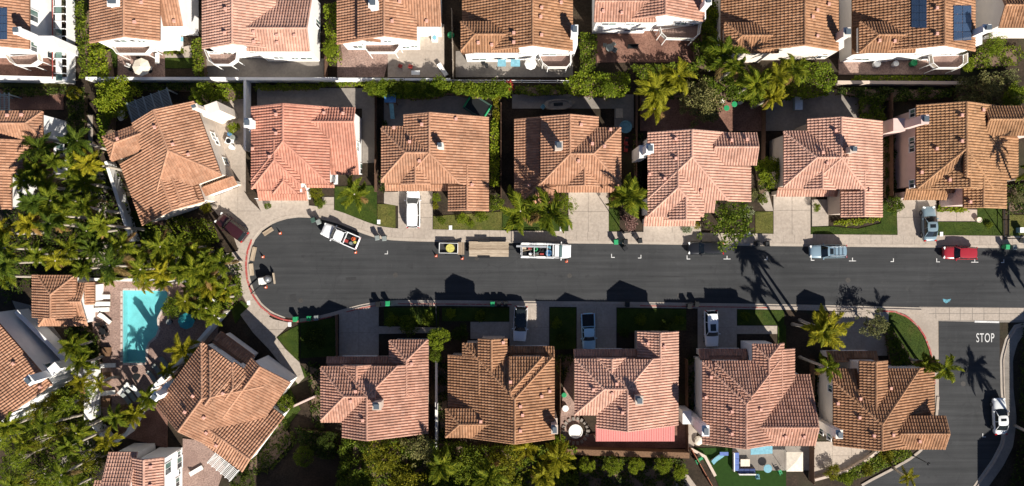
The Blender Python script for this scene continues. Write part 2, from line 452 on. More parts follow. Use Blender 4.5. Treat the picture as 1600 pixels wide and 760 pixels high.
    for (u0, v0, u1, v1, nu, nv) in solar:
        pts = [on_roof(*q) for q in ((u0, v0), (u1, v0), (u1, v1), (u0, v1))]; A, B, D = [Vector(pts[i]) for i in (0, 1, 3)]
        # flat panel array lying a little above the slope, in the plane of the slope
        ex, ey = (B-A), (D-A); nn = ex.cross(ey).normalized()
        if nn.z < 0: nn = -nn
        arr = empty('solar_array', root.matrix_world @ Vector((0,0,0)), 0); arr.parent = root; arr.location = (0,0,0)
        for i in range(nu):
            for j in range(nv):
                def P(a, b): return A+ex*a+ey*b
                g = .012
                q = [P(i/nu+g, j/nv+g/2), P((i+1)/nu-g, j/nv+g/2), P((i+1)/nu-g, (j+1)/nv-g/2), P(i/nu+g, (j+1)/nv-g/2)]
                vs = [p+nn*.16 for p in q]+[p+nn*.2 for p in q]
                MB_ = MB(); MB_.add(vs, [(3,2,1,0),(4,5,6,7),(0,1,5,4),(1,2,6,5),(2,3,7,6),(3,0,4,7)])
                MB_.build('solar_panel', MATS['solar_blue'], arr, off=off)
    HOUSES[key] = (root, masses, F, roof_z)
    return root
_m, _t, _b = mat_base('solar_blue', .15, .5)
_tc = _t.nodes.new('ShaderNodeTexCoord'); _br = _t.nodes.new('ShaderNodeTexBrick')
_br.offset = 0; _br.inputs['Scale'].default_value = 3.2; _br.inputs['Mortar Size'].default_value = .02; _br.inputs['Brick Width'].default_value = .5; _br.inputs['Row Height'].default_value = .5
_br.inputs['Color1'].default_value = (.018,.035,.075,1); _br.inputs['Color2'].default_value = (.022,.042,.085,1); _br.inputs['Mortar'].default_value = (.09,.12,.16,1)
_t.links.new(_tc.outputs['Object'], _br.inputs['Vector']); _t.links.new(_br.outputs[0], _b.inputs['Base Color']); MATS['solar_blue'] = _m
# ------------------------------------------------------------------ houses (coordinates measured on enlargements of the photograph)
# north side of the street
F = Frame((150,130), 3.456, (390,365), -20)
house('H1', 'rotated orange tile roof house beside the palm grove at the cul-de-sac head', F, [
    (A := G(F, -131,-205, 225,225, 'v', 0, he=6.0, hip1=0)), G(F, -268,-28, 90,322, 'v', -90, on=(A,0,-.02)),
    G(F, -308,-191, -20,-48, 'h', -138, he=5.7, hip0=-257), S(F, 35,250, 282,300, 'D', 2.9),
    G(F, -85,95, 60,300, 'v', -30, hr=6.4)], 'orange', 'stucco_cream',
    vents=[(-20,-140),(40,-20),(100,60),(-230,-150)], chims=[(215,-175,34,26,8.4, .9,-.1,2.4,1.3,6.0)],
    wins=[(0,'E',255,10,1.0,1.0),(0,'E',262,40,1.0,1.0),(0,'E',270,160,1.0,1.2)], garage=[(3,'S',150,4.8)])
F = Frame((380,150), 4.22)
house('H2', 'coral red tile roof house with white walls, second on the north side from the cul-de-sac', F, [
    (A := G(F, 55,75, 570,578, 'v', 263, he=6.0, hip1=300)), G(F, 55,300, 375,612, 'v', 205, he=6.0, hip1=425),
    G(F, 190,480, 372,645, 'v', 265, he=5.9, hip1=562), G(F, 400,78, 735,520, 'h', 170, hr=A.top-1.45),
    S(F, 100,606, 415,690, 'D', 2.9), S(F, 415,568, 595,606, 'D', 3.0, walls=False)], 'coral',
    vents=[(222,125),(222,250),(180,402),(537,115),(662,118),(68,350)], chims=[(30,178,52,60,8.0, -.25,0,1.0,1.7,5.6)],
    wins=[(3,'E',755,335,1.2,1.2),(3,'E',780,345,1.0,1.2),(3,'E',775,480,1.4,1.3)], garage=[(4,'S',200,4.6)])
F = Frame((580,160), 4.22)
house('H3', 'orange brown tile roof house behind the driveway with the white van', F, [
    (A := G(F, 215,85, 775,535, 'v', 383, he=6.0, hip1=335)), G(F, 508,420, 775,712, 'v', 632, on=(A,1,-.02)),
    G(F, 68,160, 390,530, 'h', 332, hr=A.top-.02, hip0=225), G(F, 200,400, 390,540, 'v', 290, hr=A.top-.75),
    S(F, 95,528, 550,585, 'D', 2.9)], 'orange', 'stucco_cream',
    vents=[(335,148),(255,262),(560,112),(320,388),(665,545),(152,170)], chims=[(455,285,40,40,8.6)], garage=[(4,'S',260,5)])
F = Frame((790,160), 4.22)
house('H4', 'two level orange tile roof house with square white chimney behind the lamp-shadowed driveway', F, [
    (A := G(F, 232,98, 612,540, 'v', 425, he=6.0, hip1=340)), G(F, 58,108, 330,692, 'v', 240, he=2.9, hip1=520),
    G(F, 420,168, 760,540, 'h', 340, hr=A.top-.02, hip1=580), G(F, 413,425, 620,550, 'v', 520, hr=A.top-.8),
    S(F, 185,538, 740,595, 'D', 2.9)], 'orange', 'stucco_tan',
    vents=[(497,150),(570,275),(480,388),(690,182),(650,292),(155,550)], chims=[(352,285,52,58,8.9)], garage=[(4,'S',520,5)])
F = Frame((1000,190), 4.22)
house('H5', 'pale salmon tile roof house beside the pinkish shrub and kerbside tree', F, [
    (A := G(F, 50,75, 730,520, 'v', 343, he=6.0, hip1=235)), G(F, 395,462, 565,602, 'h', 235, hr=A.top-.04),
    (B := G(F, 50,200, 420,628, 'v', 250, he=6.0, hip1=435)), G(F, 190,480, 395,648, 'v', 303, hr=B.top-.5),
    S(F, 30,622, 360,690, 'D', 2.9), G(F, 480,75, 765,290, 'h', 168, hr=A.top-1.2)], 'salmon',
    vents=[(232,118),(232,245),(160,378),(400,460),(600,125),(700,120),(60,350)], chims=[(66,178,50,62,8.6, -.35,0,.9,1.7,5.6)], garage=[(4,'S',190,4.8)])
F = Frame((1200,170), 4.22)
house('H6', 'pale salmon tile roof house beside the green citrus tree with an open bare driveway', F, [
    (A := G(F, 258,72, 752,530, 'v', 483, he=6.0, hip1=325)), G(F, 480,420, 752,710, 'v', 635, on=(A,1,-.02)),
    G(F, 103,148, 490,525, 'h', 322, hr=A.top-.02, hip0=320), G(F, 240,390, 445,530, 'v', 358, hr=A.top-.75),
    S(F, 62,520, 490,580, 'D', 2.9)], 'salmon', 'stucco_tan',
    vents=[(440,148),(355,290),(385,360),(665,540)], chims=[(565,268,46,46,9.0)], garage=[(4,'S',200,5)])
F = Frame((1400,150), 4.22)
house('H7', 'brown tile roof house with pink side wall and tall outside chimney at the right', F, [
    (A := G(F, 133,65, 725,610, 'v', 465, he=5.8, hip1=345)), G(F, 450,165, 802,532, 'v', 465, hr=A.top-.03),
    G(F, 208,380, 640,610, 'v', 487, hr=A.top-.42), G(F, 445,500, 725,735, 'v', 575, on=(A,1,-.03)),
    G(F, 585,68, 980,262, 'h', 155, hr=A.top-1.1, hip1=830), S(F, 62,612, 335,687, 'D', 2.9), S(F, 335,612, 570,642, 'D', 3.3, walls=False)], 'sand', 'stucco_pink',
    vents=[(425,300),(425,130),(260,350),(345,555),(160,505),(480,700),(565,95)], chims=[(192,155,52,62,9.4, -1.1,0,1.6,1.7,5.6)],
    wins=[(0,'W',112,115,1.0,1.1),(0,'W',108,300,1.0,1.1),(0,'W',108,345,1.0,1.1),(0,'W',108,580,1.0,1.0)], garage=[(5,'S',200,4.6)])
F = Frame((0,130), 3.62)
house('H0', 'orange tile roof house cut by the left edge with a palm shadow on its roof', F, [
    G(F, -300,158, 242,318, 'h', 228, he=6.0, hip1=145), S(F, -200,322, 298,505, 'R', 4.6), S(F, -200,505, 66,708, 'R', 6.4)], 'orange',
    vents=[(50,185),(130,182)], wins=[(1,'E',335,375,1.5,1.5)])
# south side
F = Frame((230,500), 2.923, (250,360), 36)
house('L0', 'rotated orange tile roof house between the pool and the cul-de-sac', F, [
    (A := G(F, -150,-212, 285,145, 'v', 0, he=6.0, hip0=0)), G(F, 0,-155, 343,161, 'h', 95, hr=A.top-1.3), G(F, 75,-282, 285,0, 'v', 128, on=(A,1,-.02)), G(F, -100,-212, 42,14, 'v', 28, hr=A.top-.02, hip0=-28), G(F, 20,-222, 96,-60, 'v', 88, hr=A.top-1.0, hip0=-120),
    S(F, -112,-300, 76,-235, 'U', 2.7)], 'orange',
    vents=[(-38,10),(-25,90),(60,60),(180,130),(65,-80),(110,110)], chims=[(-178,118,34,34,8.4, -.3,.2,1.1,1.6,5.5)])
F = Frame((490,510), 4.0)
house('B1', 'weathered pinkish brown tile roof house, first south of the street', F, [
    (A := G(F, 180,250, 716,690, 'v', 333, he=6.0, hip0=440)), G(F, 45,250, 400,600, 'h', 440, hr=A.top-.02, hip0=190),
    G(F, 473,85, 718,420, 'v', 580, on=(A,1,-.02), hip0=215), G(F, 180,245, 360,360, 'v', 268, hr=A.top-.85), S(F, 85,190, 530,252, 'U', 2.8)], 'rose', 'stucco_tan',
    vents=[(265,405),(235,465),(310,585),(615,232)], chims=[(395,500,56,50,8.8)], garage=[(4,'N',280,5)])
F = Frame((690,510), 4.0)
house('B2', 'brown tile roof house with two entry gables south of the parked white car', F, [
    (A := G(F, 40,195, 705,700, 'v', 457, he1=6.0, hip0=455)), G(F, 228,80, 410,330, 'v', 312, on=(A,0,-.05)),
    G(F, 130,105, 330,420, 'v', 235, on=(A,0,-.02), hip0=215), G(F, 424,190, 640,436, 'v', 432, hr=A.top-.02, hip0=410),
    G(F, 25,515, 330,695, 'h', 615, he=5.9, hip0=110), S(F, 410,125, 700,192, 'U', 2.8)], 'brown', 'stucco_tan',
    vents=[(430,345),(492,498),(505,552),(492,650),(625,435),(675,402),(385,100),(245,592)], chims=[(706,645,42,58,8.0, .1,0,.9,1.6,5.5)], garage=[(5,'N',560,4.6)])
F = Frame((880,500), 3.8)
house('B3', 'salmon tile roof house with flat pink patio cover on its south side', F, [
    (A := G(F, 198,235, 682,640, 'v', 382, he=6.0, hip0=412)), G(F, 68,232, 420,565, 'h', 412, hr=A.top-.02, hip0=243),
    G(F, 440,72, 684,330, 'v', 577, on=(A,1,-.02)), G(F, 198,228, 382,335, 'v', 290, hr=A.top-.85), S(F, 68,175, 570,238, 'U', 2.8)], 'salmon', 'stucco_tan',
    vents=[(315,378),(290,435),(350,548),(178,412),(500,140),(598,158)], chims=[(452,478,48,52,8.8)], garage=[(4,'N',250,5)])
F = Frame((1070,510), 3.62)
house('B4', 'brown pink tile roof house with artificial lawn behind it', F, [
    (A := G(F, 100,195, 620,662, 'v', 347, he=6.0, hip0=440)), G(F, 383,100, 560,420, 'v', 475, on=(A,1,-.02), hip0=185), G(F, 480,130, 620,420, 'v', 548, on=(A,1,-.02)),
    G(F, 400,272, 733,675, 'h', 572, hr=A.top-.95), G(F, 170,195, 384,418, 'v', 374, hr=A.top-.02, hip0=398), S(F, 85,128, 355,192, 'U', 2.8)], 'rose',
    vents=[(262,480),(262,605),(425,468),(565,622),(670,622),(145,285),(115,400)], chims=[(118,592,42,62,8.6, -1.0,.3,1.2,1.8,3.2)], garage=[(5,'N',220,4.8)])
F = Frame((1270,530), 4.0)
house('B5', 'brown tile roof corner house beside the stop line road', F, [
    (A := G(F, 128,185, 757,662, 'v', 432, he=6.0, hip0=535)), G(F, 290,138, 465,480, 'v', 395, hr=A.top-.85),
    G(F, 520,480, 825,688, 'h', 592, hr=A.top-1.05), S(F, 95,75, 400,140, 'U', 2.8)], 'brown', 'stucco_cream',
    vents=[(290,370),(285,487),(375,600),(660,635),(480,305),(150,400),(495,595)], chims=[(166,596,46,56,8.6, -1.3,.6,1.4,1.8,3.2)],
    wins=[(0,'W',112,310,.9,1.1),(0,'W',105,610,.9,1.0),(0,'W',55,575,.9,1.1)], garage=[(3,'N',250,4.8)])
# lower left corner
F = Frame((0,420), 2.715, (220,490), -41)
house('LH', 'orange tile roof house with grey side yard at the left edge below the pool house', F, [
    G(F, -640,-420, 0,0, 'v', -330, he1=6.0)], 'orange', vents=[(-60,-170),(-40,-20),(-150,-230)], chims=[(-62,-75,30,40,8.6, .9,.1,2.0,1.2,5.2)],
    wins=[(0,'E',40,-60,1.2,1.2)])
F = Frame((0,420), 2.715)
house('PH', 'small hipped tile roof pool house beside the pool loungers', F, [
    G(F, 138,28, 325,205, 'v', 215, he=3.2, hip0=110), G(F, 165,60, 362,243, 'h', 140, he=2.9, hip0=240), S(F, 362,60,402,150,'R',2.6)], 'orange', name='pool_house', cat='pool house')
F = Frame((130,660), 7.6)
house('BH', 'white walled house with salmon tile roof cut by the bottom edge at lower left', F, [
    G(F, 590,425, 957,1300, 'v', 720, he=6.0), S(F, 235,355, 570,1000, 'U', 5.3), S(F, 110,690, 245,1000, 'U', 5.0)], 'salmon',
    vents=[(815,520),(810,745)], wins=[(0,'E',1005,545,1.5,1.6),(0,'E',1135,380,.8,.9),(0,'E',1140,480,1.6,1.4),(0,'E',1140,580,.8,.6),(0,'E',1118,710,1.2,1.1)])
# back row along the top edge
F = Frame((0,0), 3.8)
house('R0', 'white house with tile roof in the top left corner behind the white screen fence', F, [
    G(F, -420,-320, 175,290, 'v', -120, he1=6.0)], 'orange', chims=[(100,182,44,44,8.6, 1.2,-.3,2.6,1.2,5.4)],
    wins=[(0,'E',198,95,1.5,1.7),(0,'E',200,280,1.2,1.2),(0,'E',296,312,1.6,1.2)], solar=[(-60,48,46,240,2,4)])
house('R1', 'white house with brown tile roof above a furnished patio and two small lawns', F, [
    G(F, 535,-220, 950,240, 'v', 735, he=6.0), G(F, 700,-260, 1082,155, 'h', -40, hr=7.2)], 'orange',
    vents=[(845,20),(805,135),(1040,130)], chims=[(672,8,74,60,8.8)],
    wins=[(0,'S',715,243,1.7,1.1),(0,'S',800,240,1.4,1.1),(0,'S',842,245,1.0,1.0),(1,'S',1030,235,1.0,1.5)])
F = Frame((300,0), 3.8)
house('R2', 'white house with salmon pink tile roof and two rows of windows in the back row', F, [
    G(F, 62,-320, 500,288, 'v', 238, he=6.2), G(F, 330,-70, 697,305, 'h', 168, hr=7.7)], 'salmon',
    vents=[(205,58),(200,200),(370,195),(372,252),(508,215),(612,215),(510,258)],
    wins=[(0,'S',130,312,1.2,.7),(0,'S',208,314,1.2,.9),(0,'S',370,312,1.3,.7),(0,'S',390,347,1.8,1.0),(1,'S',515,343,1.4,1.0),(1,'S',610,345,1.0,1.0),(1,'S',680,347,1.7,1.1),(1,'S',470,374,1.0,.9),(1,'E',745,140,1.0,1.8)])
F = Frame((300,0), 3.8)
house('R3', 'white house with two level brown tile roof beside a pale concrete patio', F, [
    G(F, 985,-220, 1335,236, 'v', 1140, he=6.2), G(F, 862,-220, 1120,252, 'v', 1010, he=4.3), G(F, 1180,-260, 1475,158, 'h', -30, hr=7.4)], 'orange',
    vents=[(1190,130),(1235,15),(1395,130)], chims=[(1075,18,56,56,8.9)],
    wins=[(0,'S',1050,243,.9,.8),(0,'S',1160,244,1.0,.8),(1,'S',985,278,1.3,1.2),(0,'S',1270,280,1.0,1.0),(0,'S',1320,275,.9,.8)])
F = Frame((600,0), 3.8)
house('R4', 'white house with dark brown tile roof and blue awnings in the back row', F, [
    G(F, 465,-260, 1120,300, 'v', 882, he1=6.2), G(F, 457,130, 800,313, 'h', 205, hr=7.1, hip0=540)], 'brown',
    vents=[(935,50),(935,212),(1050,20),(770,200),(770,255),(560,258),(640,270),(930,105)], chims=[(1132,178,42,60,8.6, .3,-.2,.8,1.6,5.4)],
    wins=[(1,'S',555,318,1.6,.5),(0,'S',730,315,.8,.5),(0,'S',818,317,1.2,.6),(1,'S',565,352,2.0,1.0),(0,'S',722,348,1.6,.8),(0,'S',855,354,1.8,1.0),(0,'S',980,322,1.9,.8),(0,'S',1060,320,1.7,.6)])
F = Frame((900,0), 3.8)
house('R5', 'white house with brown pink tile roof and glazed bay deck over a dark red patio', F, [
    G(F, 300,-330, 762,118, 'v', 530, he=6.0), G(F, 110,-150, 470,132, 'h', 8, hr=7.2)], 'rose',
    vents=[(160,70),(270,80),(640,-5)], chims=[(785,8,42,40,8.6, .3,-.3,.9,1.5,5)],
    wins=[(1,'S',195,142,1.9,.9),(1,'S',322,142,1.2,.7),(0,'S',400,128,1.0,.4),(0,'S',520,124,1.6,.4),(0,'S',700,146,1.3,.8),(1,'S',320,178,1.6,.9),(0,'S',425,182,1.0,1.0),(0,'S',470,182,1.2,1.0),(0,'S',620,140,1.6,.9)])
F = Frame((1100,0), 3.8)
house('R6', 'house with dark brown tile roof in the back row behind tall palms', F, [
    G(F, 100,-260, 796,300, 'v', 598, he1=6.2), G(F, 118,137, 440,316, 'h', 212, hr=7.1, hip0=225)], 'brown', 'stucco_cream',
    vents=[(668,65),(640,105),(668,218),(735,30)], chims=[(850,192,44,56,8.8, .5,-.3,1.4,1.5,5.6)],
    wins=[(0,'S',700,335,1.4,.9)])
F = Frame((1200,0), 3.8)
house('R7', 'white house with brown tile roof carrying two solar arrays in the back row', F, [
    G(F, 500,-260, 1228,302, 'v', 1047, he1=6.2), G(F, 540,132, 870,315, 'h', 208, hr=7.0, hip0=655)], 'brown', 'stucco_white',
    vents=[(995,52),(995,205),(655,245),(745,248)], chims=[(1302,168,48,46,8.8, .7,-.4,1.8,1.4,5.6)], solar=[(850,-10,942,168,2,4),(1092,36,1200,246,2,4)],
    wins=[(1,'S',555,352,2.0,1.0),(0,'S',900,322,.9,.5),(0,'S',1065,322,1.2,.6),(0,'S',850,355,1.6,1.0),(0,'S',720,350,.8,.8),(0,'S',1000,352,1.8,1.0)])
house('R8', 'cream house with brown tile roof in the top right corner', F, [
    G(F, 1372,-160, 1900,165, 'h', 30, he1=6.0)], 'brown', 'stucco_cream')

# unseen houses of guessed shape, added so their shadows fall into the frame
F = Frame((0,0), 1.0)
for k, (x0, x1, y0, y1, rg) in enumerate(((430,600,800,930,515),(640,800,812,940,720),(850,1010,815,940,930),(1030,1128,822,940,1080))):
    house('X%d' % k, 'unseen tile roof house added below the bottom edge for its shadow, number %s from the left' % ('one','two','three','four')[k], F, [G(F, x0,y0,x1,y1,'v',rg,he=5.8)], 'brown', 'stucco_cream')
house('XR', 'unseen tile roof house added beyond the right edge to shade the curved side road', F, [G(F, 1685,600,1850,790,'v',1765,he=6.0), G(F, 1634,795,1800,950,'v',1715,he=6.0)], 'brown', 'stucco_cream')
# ------------------------------------------------------------------ ground, road, kerbs, paving, lawns, pool
M_two('soil', (.022,.016,.010), (.055,.038,.025), .35, 4, (.04,.04,.02))
M_two('mulch', (.05,.03,.02), (.12,.06,.04), 1.5, 9)
M_two('lawn_green', (.024,.046,.005), (.048,.07,.008), .6, 8, (.065,.068,.014))
M_two('lawn_dry', (.065,.075,.014), (.13,.12,.030), .7, 7, (.045,.07,.010))
M_plain('turf_green', (.017,.042,.007), .9, .1, var=.15, scale=2, bmp=.2)
M_two('concrete', (.345,.29,.24), (.395,.335,.28), .25, 3, (.275,.23,.19), bmp=.05, amt=.3)
M_two('concrete_old', (.20,.175,.152), (.27,.24,.208), .3, 3, (.17,.15,.13), bmp=.05, amt=.25)
M_two('gutter', (.34,.29,.24), (.42,.365,.31), .4, 4, bmp=.05, amt=.2)
M_two('paver_red', (.15,.075,.055), (.24,.13,.095), .5, 6, (.11,.06,.05), bmp=.2)
M_two('paver_pink', (.25,.165,.135), (.34,.235,.195), .5, 6, (.20,.13,.11), bmp=.2)
def M_worn(name, paint, under, scale, lo, hi):
    m, t, b = mat_base(name, .85, .2); c = ramp(t, noise(t, 1.1, 3), [(.3, sc(paint, .8)), (.7, sc(paint, 1.1))])
    w = ramp(t, noise(t, scale, 5, .7), [(lo, (0,0,0)), (hi, (1,1,1))]); t.links.new(mix(t, c, under, w), b.inputs['Base Color']); MATS[name] = m
M_worn('red_paint', (.36,.075,.065), (.33,.27,.22), 2.2, .52, .66); M_worn('road_white', (.62,.61,.59), (.10,.10,.10), 5, .56, .72)
def M_asphalt():
    m, t, b = mat_base('asphalt', .93, .18)
    a = ramp(t, noise(t, .12, 5, .6), [(.3, (.036,.037,.0385)), (.7, (.051,.052,.0535))])
    g = ramp(t, noise(t, 28, 2, .8), [(.25, (.7,.7,.7)), (.75, (1.3,1.3,1.3))])
    a = mix(t, a, g, .8, 'MULTIPLY')
    # faint long wear lines along the street and pale scuffs
    tc = t.nodes.new('ShaderNodeTexCoord'); mp = t.nodes.new('ShaderNodeMapping'); mp.inputs['Scale'].default_value = (.035, 1.1, 1)
    t.links.new(tc.outputs['Object'], mp.inputs[0])
    s = ramp(t, noise(t, 1.6, 4, .6, vec=mp.outputs[0]), [(.33, (.80,.80,.80)), (.7, (1.2,1.19,1.18))])
    a = mix(t, a, s, 1, 'MULTIPLY')
    sp = ramp(t, noise(t, .55, 6, .75, dist=1.2), [(.62, (0,0,0)), (.76, (1,1,1))])
    a = mix(t, a, (.085,.08,.075), mix(t, (0,0,0), sp, .55))
    # turning scuffs as rings in the bulb
    mp2 = t.nodes.new('ShaderNodeMapping'); mp2.inputs['Location'].default_value = (31.5, 3.6, 0); t.links.new(tc.outputs['Object'], mp2.inputs[0])
    wv = t.nodes.new('ShaderNodeTexWave'); wv.wave_type = 'RINGS'; wv.rings_direction = 'Z'; wv.inputs['Scale'].default_value = .22; wv.inputs['Distortion'].default_value = 2.2; wv.inputs['Detail'].default_value = 3
    t.links.new(mp2.outputs[0], wv.inputs['Vector'])
    rr = ramp(t, wv.outputs['Fac'], [(.0, (.95,.95,.95)), (.9, (1.0,1.0,1.0)), (1, (1.12,1.12,1.12))])
    a = mix(t, a, rr, ramp(t, noise(t, .18, 3), [(.45,(0,0,0)),(.7,(.7,.7,.7))]), 'MULTIPLY')
    # sealed cracks: thin wandering dark lines, only here and there
    vo = t.nodes.new('ShaderNodeTexVoronoi'); vo.feature = 'DISTANCE_TO_EDGE'; vo.inputs['Scale'].default_value = .16
    mp3 = t.nodes.new('ShaderNodeMapping'); ad = t.nodes.new('ShaderNodeVectorMath'); ad.operation = 'ADD'; nz = t.nodes.new('ShaderNodeTexNoise'); nz.inputs['Scale'].default_value = .7; nz.inputs['Detail'].default_value = 4
    t.links.new(tc.outputs['Object'], nz.inputs['Vector']); t.links.new(tc.outputs['Object'], ad.inputs[0]); t.links.new(nz.outputs['Color'], ad.inputs[1]); t.links.new(ad.outputs[0], vo.inputs['Vector'])
    ck = ramp(t, vo.outputs['Distance'], [(.0, (1,1,1)), (.012, (0,0,0))]); ck = mix(t, ck, ramp(t, noise(t, .09, 2), [(.46, (0,0,0)), (.56, (1,1,1))]), 1, 'MULTIPLY')
    a = mix(t, a, (.026,.026,.028), mix(t, (0,0,0), ck, .38))
    st_ = ramp(t, noise(t, .8, 3, .5), [(.62, (0,0,0)), (.75, (.5,.5,.5))]); a = mix(t, a, (.026,.026,.027), st_)
    t.links.new(a, b.inputs['Base Color']); bump(t, b, noise(t, 45, 2), .25, .01); MATS['asphalt'] = m
M_asphalt()
def P(pts, h=0): return [W2(x, y, h) for x, y in pts]
pool_px = [(192,454),(262,455),(262,466),(254,481),(246,497),(246,505),(248,514),(243,526),(232,535),(228,547),(228,567),(192,567)]
POOL = P(pool_px)
gs = MB().sheet([(-900,-900),(900,-900),(900,900),(-900,900)], 0, holes=[POOL])
tag(gs.build('ground', MATS['soil']), kind='structure')
north = [(690,378.5),(640,377.5),(612,376),(590,373),(568,366),(548,358),(528,350),(508,344.5),(488,341),(468,340),(448,342.5),(428,349),(411,360),(398,376),(391,395),(389,415),(391,436),(398,457),(410,475),(426,488),(446,496)]
south = [(468,498),(492,495),(516,489),(540,482),(565,475.5),(592,471),(622,469),(700,469.3),(800,470.2),(900,471),(1000,472),(1100,473.5),(1200,475),(1300,477),(1380,479),(1440,480.5)]
northR = [(1700,389.5),(1600,388.6),(1500,387.6),(1400,386.8),(1300,386),(1200,385),(1100,383.5),(1000,382),(900,381),(800,380)]
roadp = northR+north+south+[(1600,482),(1700,484)]
tag(MB().sheet(P(roadp), .004).build('road', MATS['asphalt']), kind='structure'); ROAD = bpy.data.objects['road']
side = [(1467,500),(1562,502),(1562,560),(1563,612),(1568,654),(1563,692),(1549,719),(1529,747),(1500,790),(1300,790),(1347,760),(1361,752),(1392,736),(1422,719),(1440,705),(1455,685),(1464,660),(1467,620)]
tag(MB().sheet(P(side), .004).build('side_road', MATS['asphalt']), kind='structure')
# paved apron across the side road mouth, in slabs
ap = tag(MB().sheet(P([(1436,479.5),(1640,481.5),(1640,504),(1562,504),(1467,502),(1450,502)]), .012).build('crossing_apron', MATS['concrete_old']), kind='structure')
def slab_px(pts, z0, z1, mat, parent, name='slab'):
    return MB().prism(P(pts), z0, z1).build(name, mat, parent)
xs = [1440,1462,1483,1500,1519,1537,1561,1600,1640]
for i in range(len(xs)-1):
    a, b = xs[i]+.4, xs[i+1]-.4
    slab_px([(a,480.6+i*.1),(b,480.7+i*.1),(b,489.6),(a,489.6)], .012, .03, MATS['concrete'], ap)
    slab_px([(a,490.4),(b,490.4),(b,500.6),(a,500.6)], .012, .03, MATS['concrete'], ap)
def offset(path, d):
    out = []; n = len(path)
    for i in range(n):
        a, b = path[max(i-1,0)], path[min(i+1,n-1)]; dx, dy = b[0]-a[0], b[1]-a[1]; L = math.hypot(dx, dy) or 1
        out.append((path[i][0]-dy/L*d, path[i][1]+dx/L*d))
    return out
def resample(path, step):
    ds = [0]
    for i in range(1, len(path)): ds.append(ds[-1]+math.hypot(path[i][0]-path[i-1][0], path[i][1]-path[i-1][1]))
    n = max(1, int(round(ds[-1]/step))); out = []
    for k in range(n+1):
        t = ds[-1]*k/n; i = 0
        while i < len(ds)-2 and ds[i+1] < t: i += 1
        f = (t-ds[i])/max(1e-6, ds[i+1]-ds[i]); out.append((path[i][0]+(path[i+1][0]-path[i][0])*f, path[i][1]+(path[i+1][1]-path[i][1])*f))
    return out
def band(path, d0, d1, z0, z1, name, mat, parent=None, step=.8):
    p = resample(path, step); a, b = offset(p, d0), offset(p, d1); mb = MB()
    for i in range(len(p)-1): mb.prism([a[i], a[i+1], b[i+1], b[i]], z0, z1)
    return mb.build(name, mat, parent)
def slabs(path, d0, d1, z0, z1, step, mat, parent, gap=.012):
    p = resample(path, step); a, b = offset(p, d0), offset(p, d1)
    for i in range(len(p)-1):
        g = gap/step
        def L(u, v, f): return (u[0]+(v[0]-u[0])*f, u[1]+(v[1]-u[1])*f)
        MB().prism([L(a[i],a[i+1],g), L(a[i],a[i+1],1-g), L(b[i],b[i+1],1-g), L(b[i],b[i+1],g)], z0, z1).build('slab', mat, parent)
N_path = P(northR+north)       # runs right to left, then round the bulb anticlockwise: outside is to its right
S_path = P(south)
kerb = tag(band(N_path, -.02, -.32, 0, .03, 'gutter', MATS['gutter']), kind='structure')
kerbN = tag(band(N_path, -.32, -.52, 0, .135, 'kerb', MATS['concrete']), kind='structure')
tag(band(S_path, -.02, -.32, 0, .03, 'gutter', MATS['gutter']), kind='structure')
kerbS = tag(band(S_path, -.32, -.52, 0, .135, 'kerb', MATS['concrete']), kind='structure')
walk = tag(band(N_path[:-1], -.52, -1.78, 0, .10, 'sidewalk', MATS['concrete_old']), kind='structure')
slabs(N_path[:-1], -.53, -1.76, .10, .125, 1.55, MATS['concrete'], walk)
walkS = tag(band(S_path[4:], -.52, -.80, 0, .10, 'pavement_edge', MATS['concrete']), kind='structure')
band(P(north[13:]+south[:1]), -.30, -.54, .0, .142, 'red_kerb', MATS['red_paint'], kerbN)
for i0, i1 in ((0,2),(3,5),(6,8),(10,12)): band(S_path[i0:i1+1], -.46, -.60, .0, .142, 'red_kerb', MATS['red_paint'], kerbS)
isl = [(1372,484.5),(1398,486),(1418,494),(1434,508),(1446,526),(1454,548),(1459,575),(1461,600)]
kI = tag(band(P(isl), 0, -.22, 0, .14, 'island_kerb', MATS['red_paint']), kind='structure')
ic = tag(MB().prism(P([(1385,480),(1440,481),(1466,501),(1467,640),(1461,640),(1461,600),(1459,575),(1454,548),(1446,526),(1434,508),(1418,494),(1398,486),(1372,484)]), 0, .024).build('corner_paving', MATS['concrete']), kind='structure')
rk = P([(1610,503),(1585,507),(1570,530),(1562,560),(1563,612),(1568,654),(1563,692),(1549,719),(1529,747),(1500,790)])
tag(band(rk, .02, .40, 0, .03, 'gutter', MATS['gutter']), kind='structure'); tag(band(rk, .40, .58, 0, .135, 'kerb', MATS['concrete']), kind='structure')
wk = tag(band(rk, .58, 1.8, 0, .10, 'sidewalk', MATS['concrete_old']), kind='structure'); slabs(rk, .6, 1.78, .10, .125, 1.5, MATS['concrete_old'], wk)
lk = P([(1347,760),(1361,752),(1392,736),(1422,719),(1440,705),(1455,685),(1464,660),(1467,620)])
tag(band(lk, 0, .35, 0, .13, 'kerb', MATS['concrete']), kind='structure')
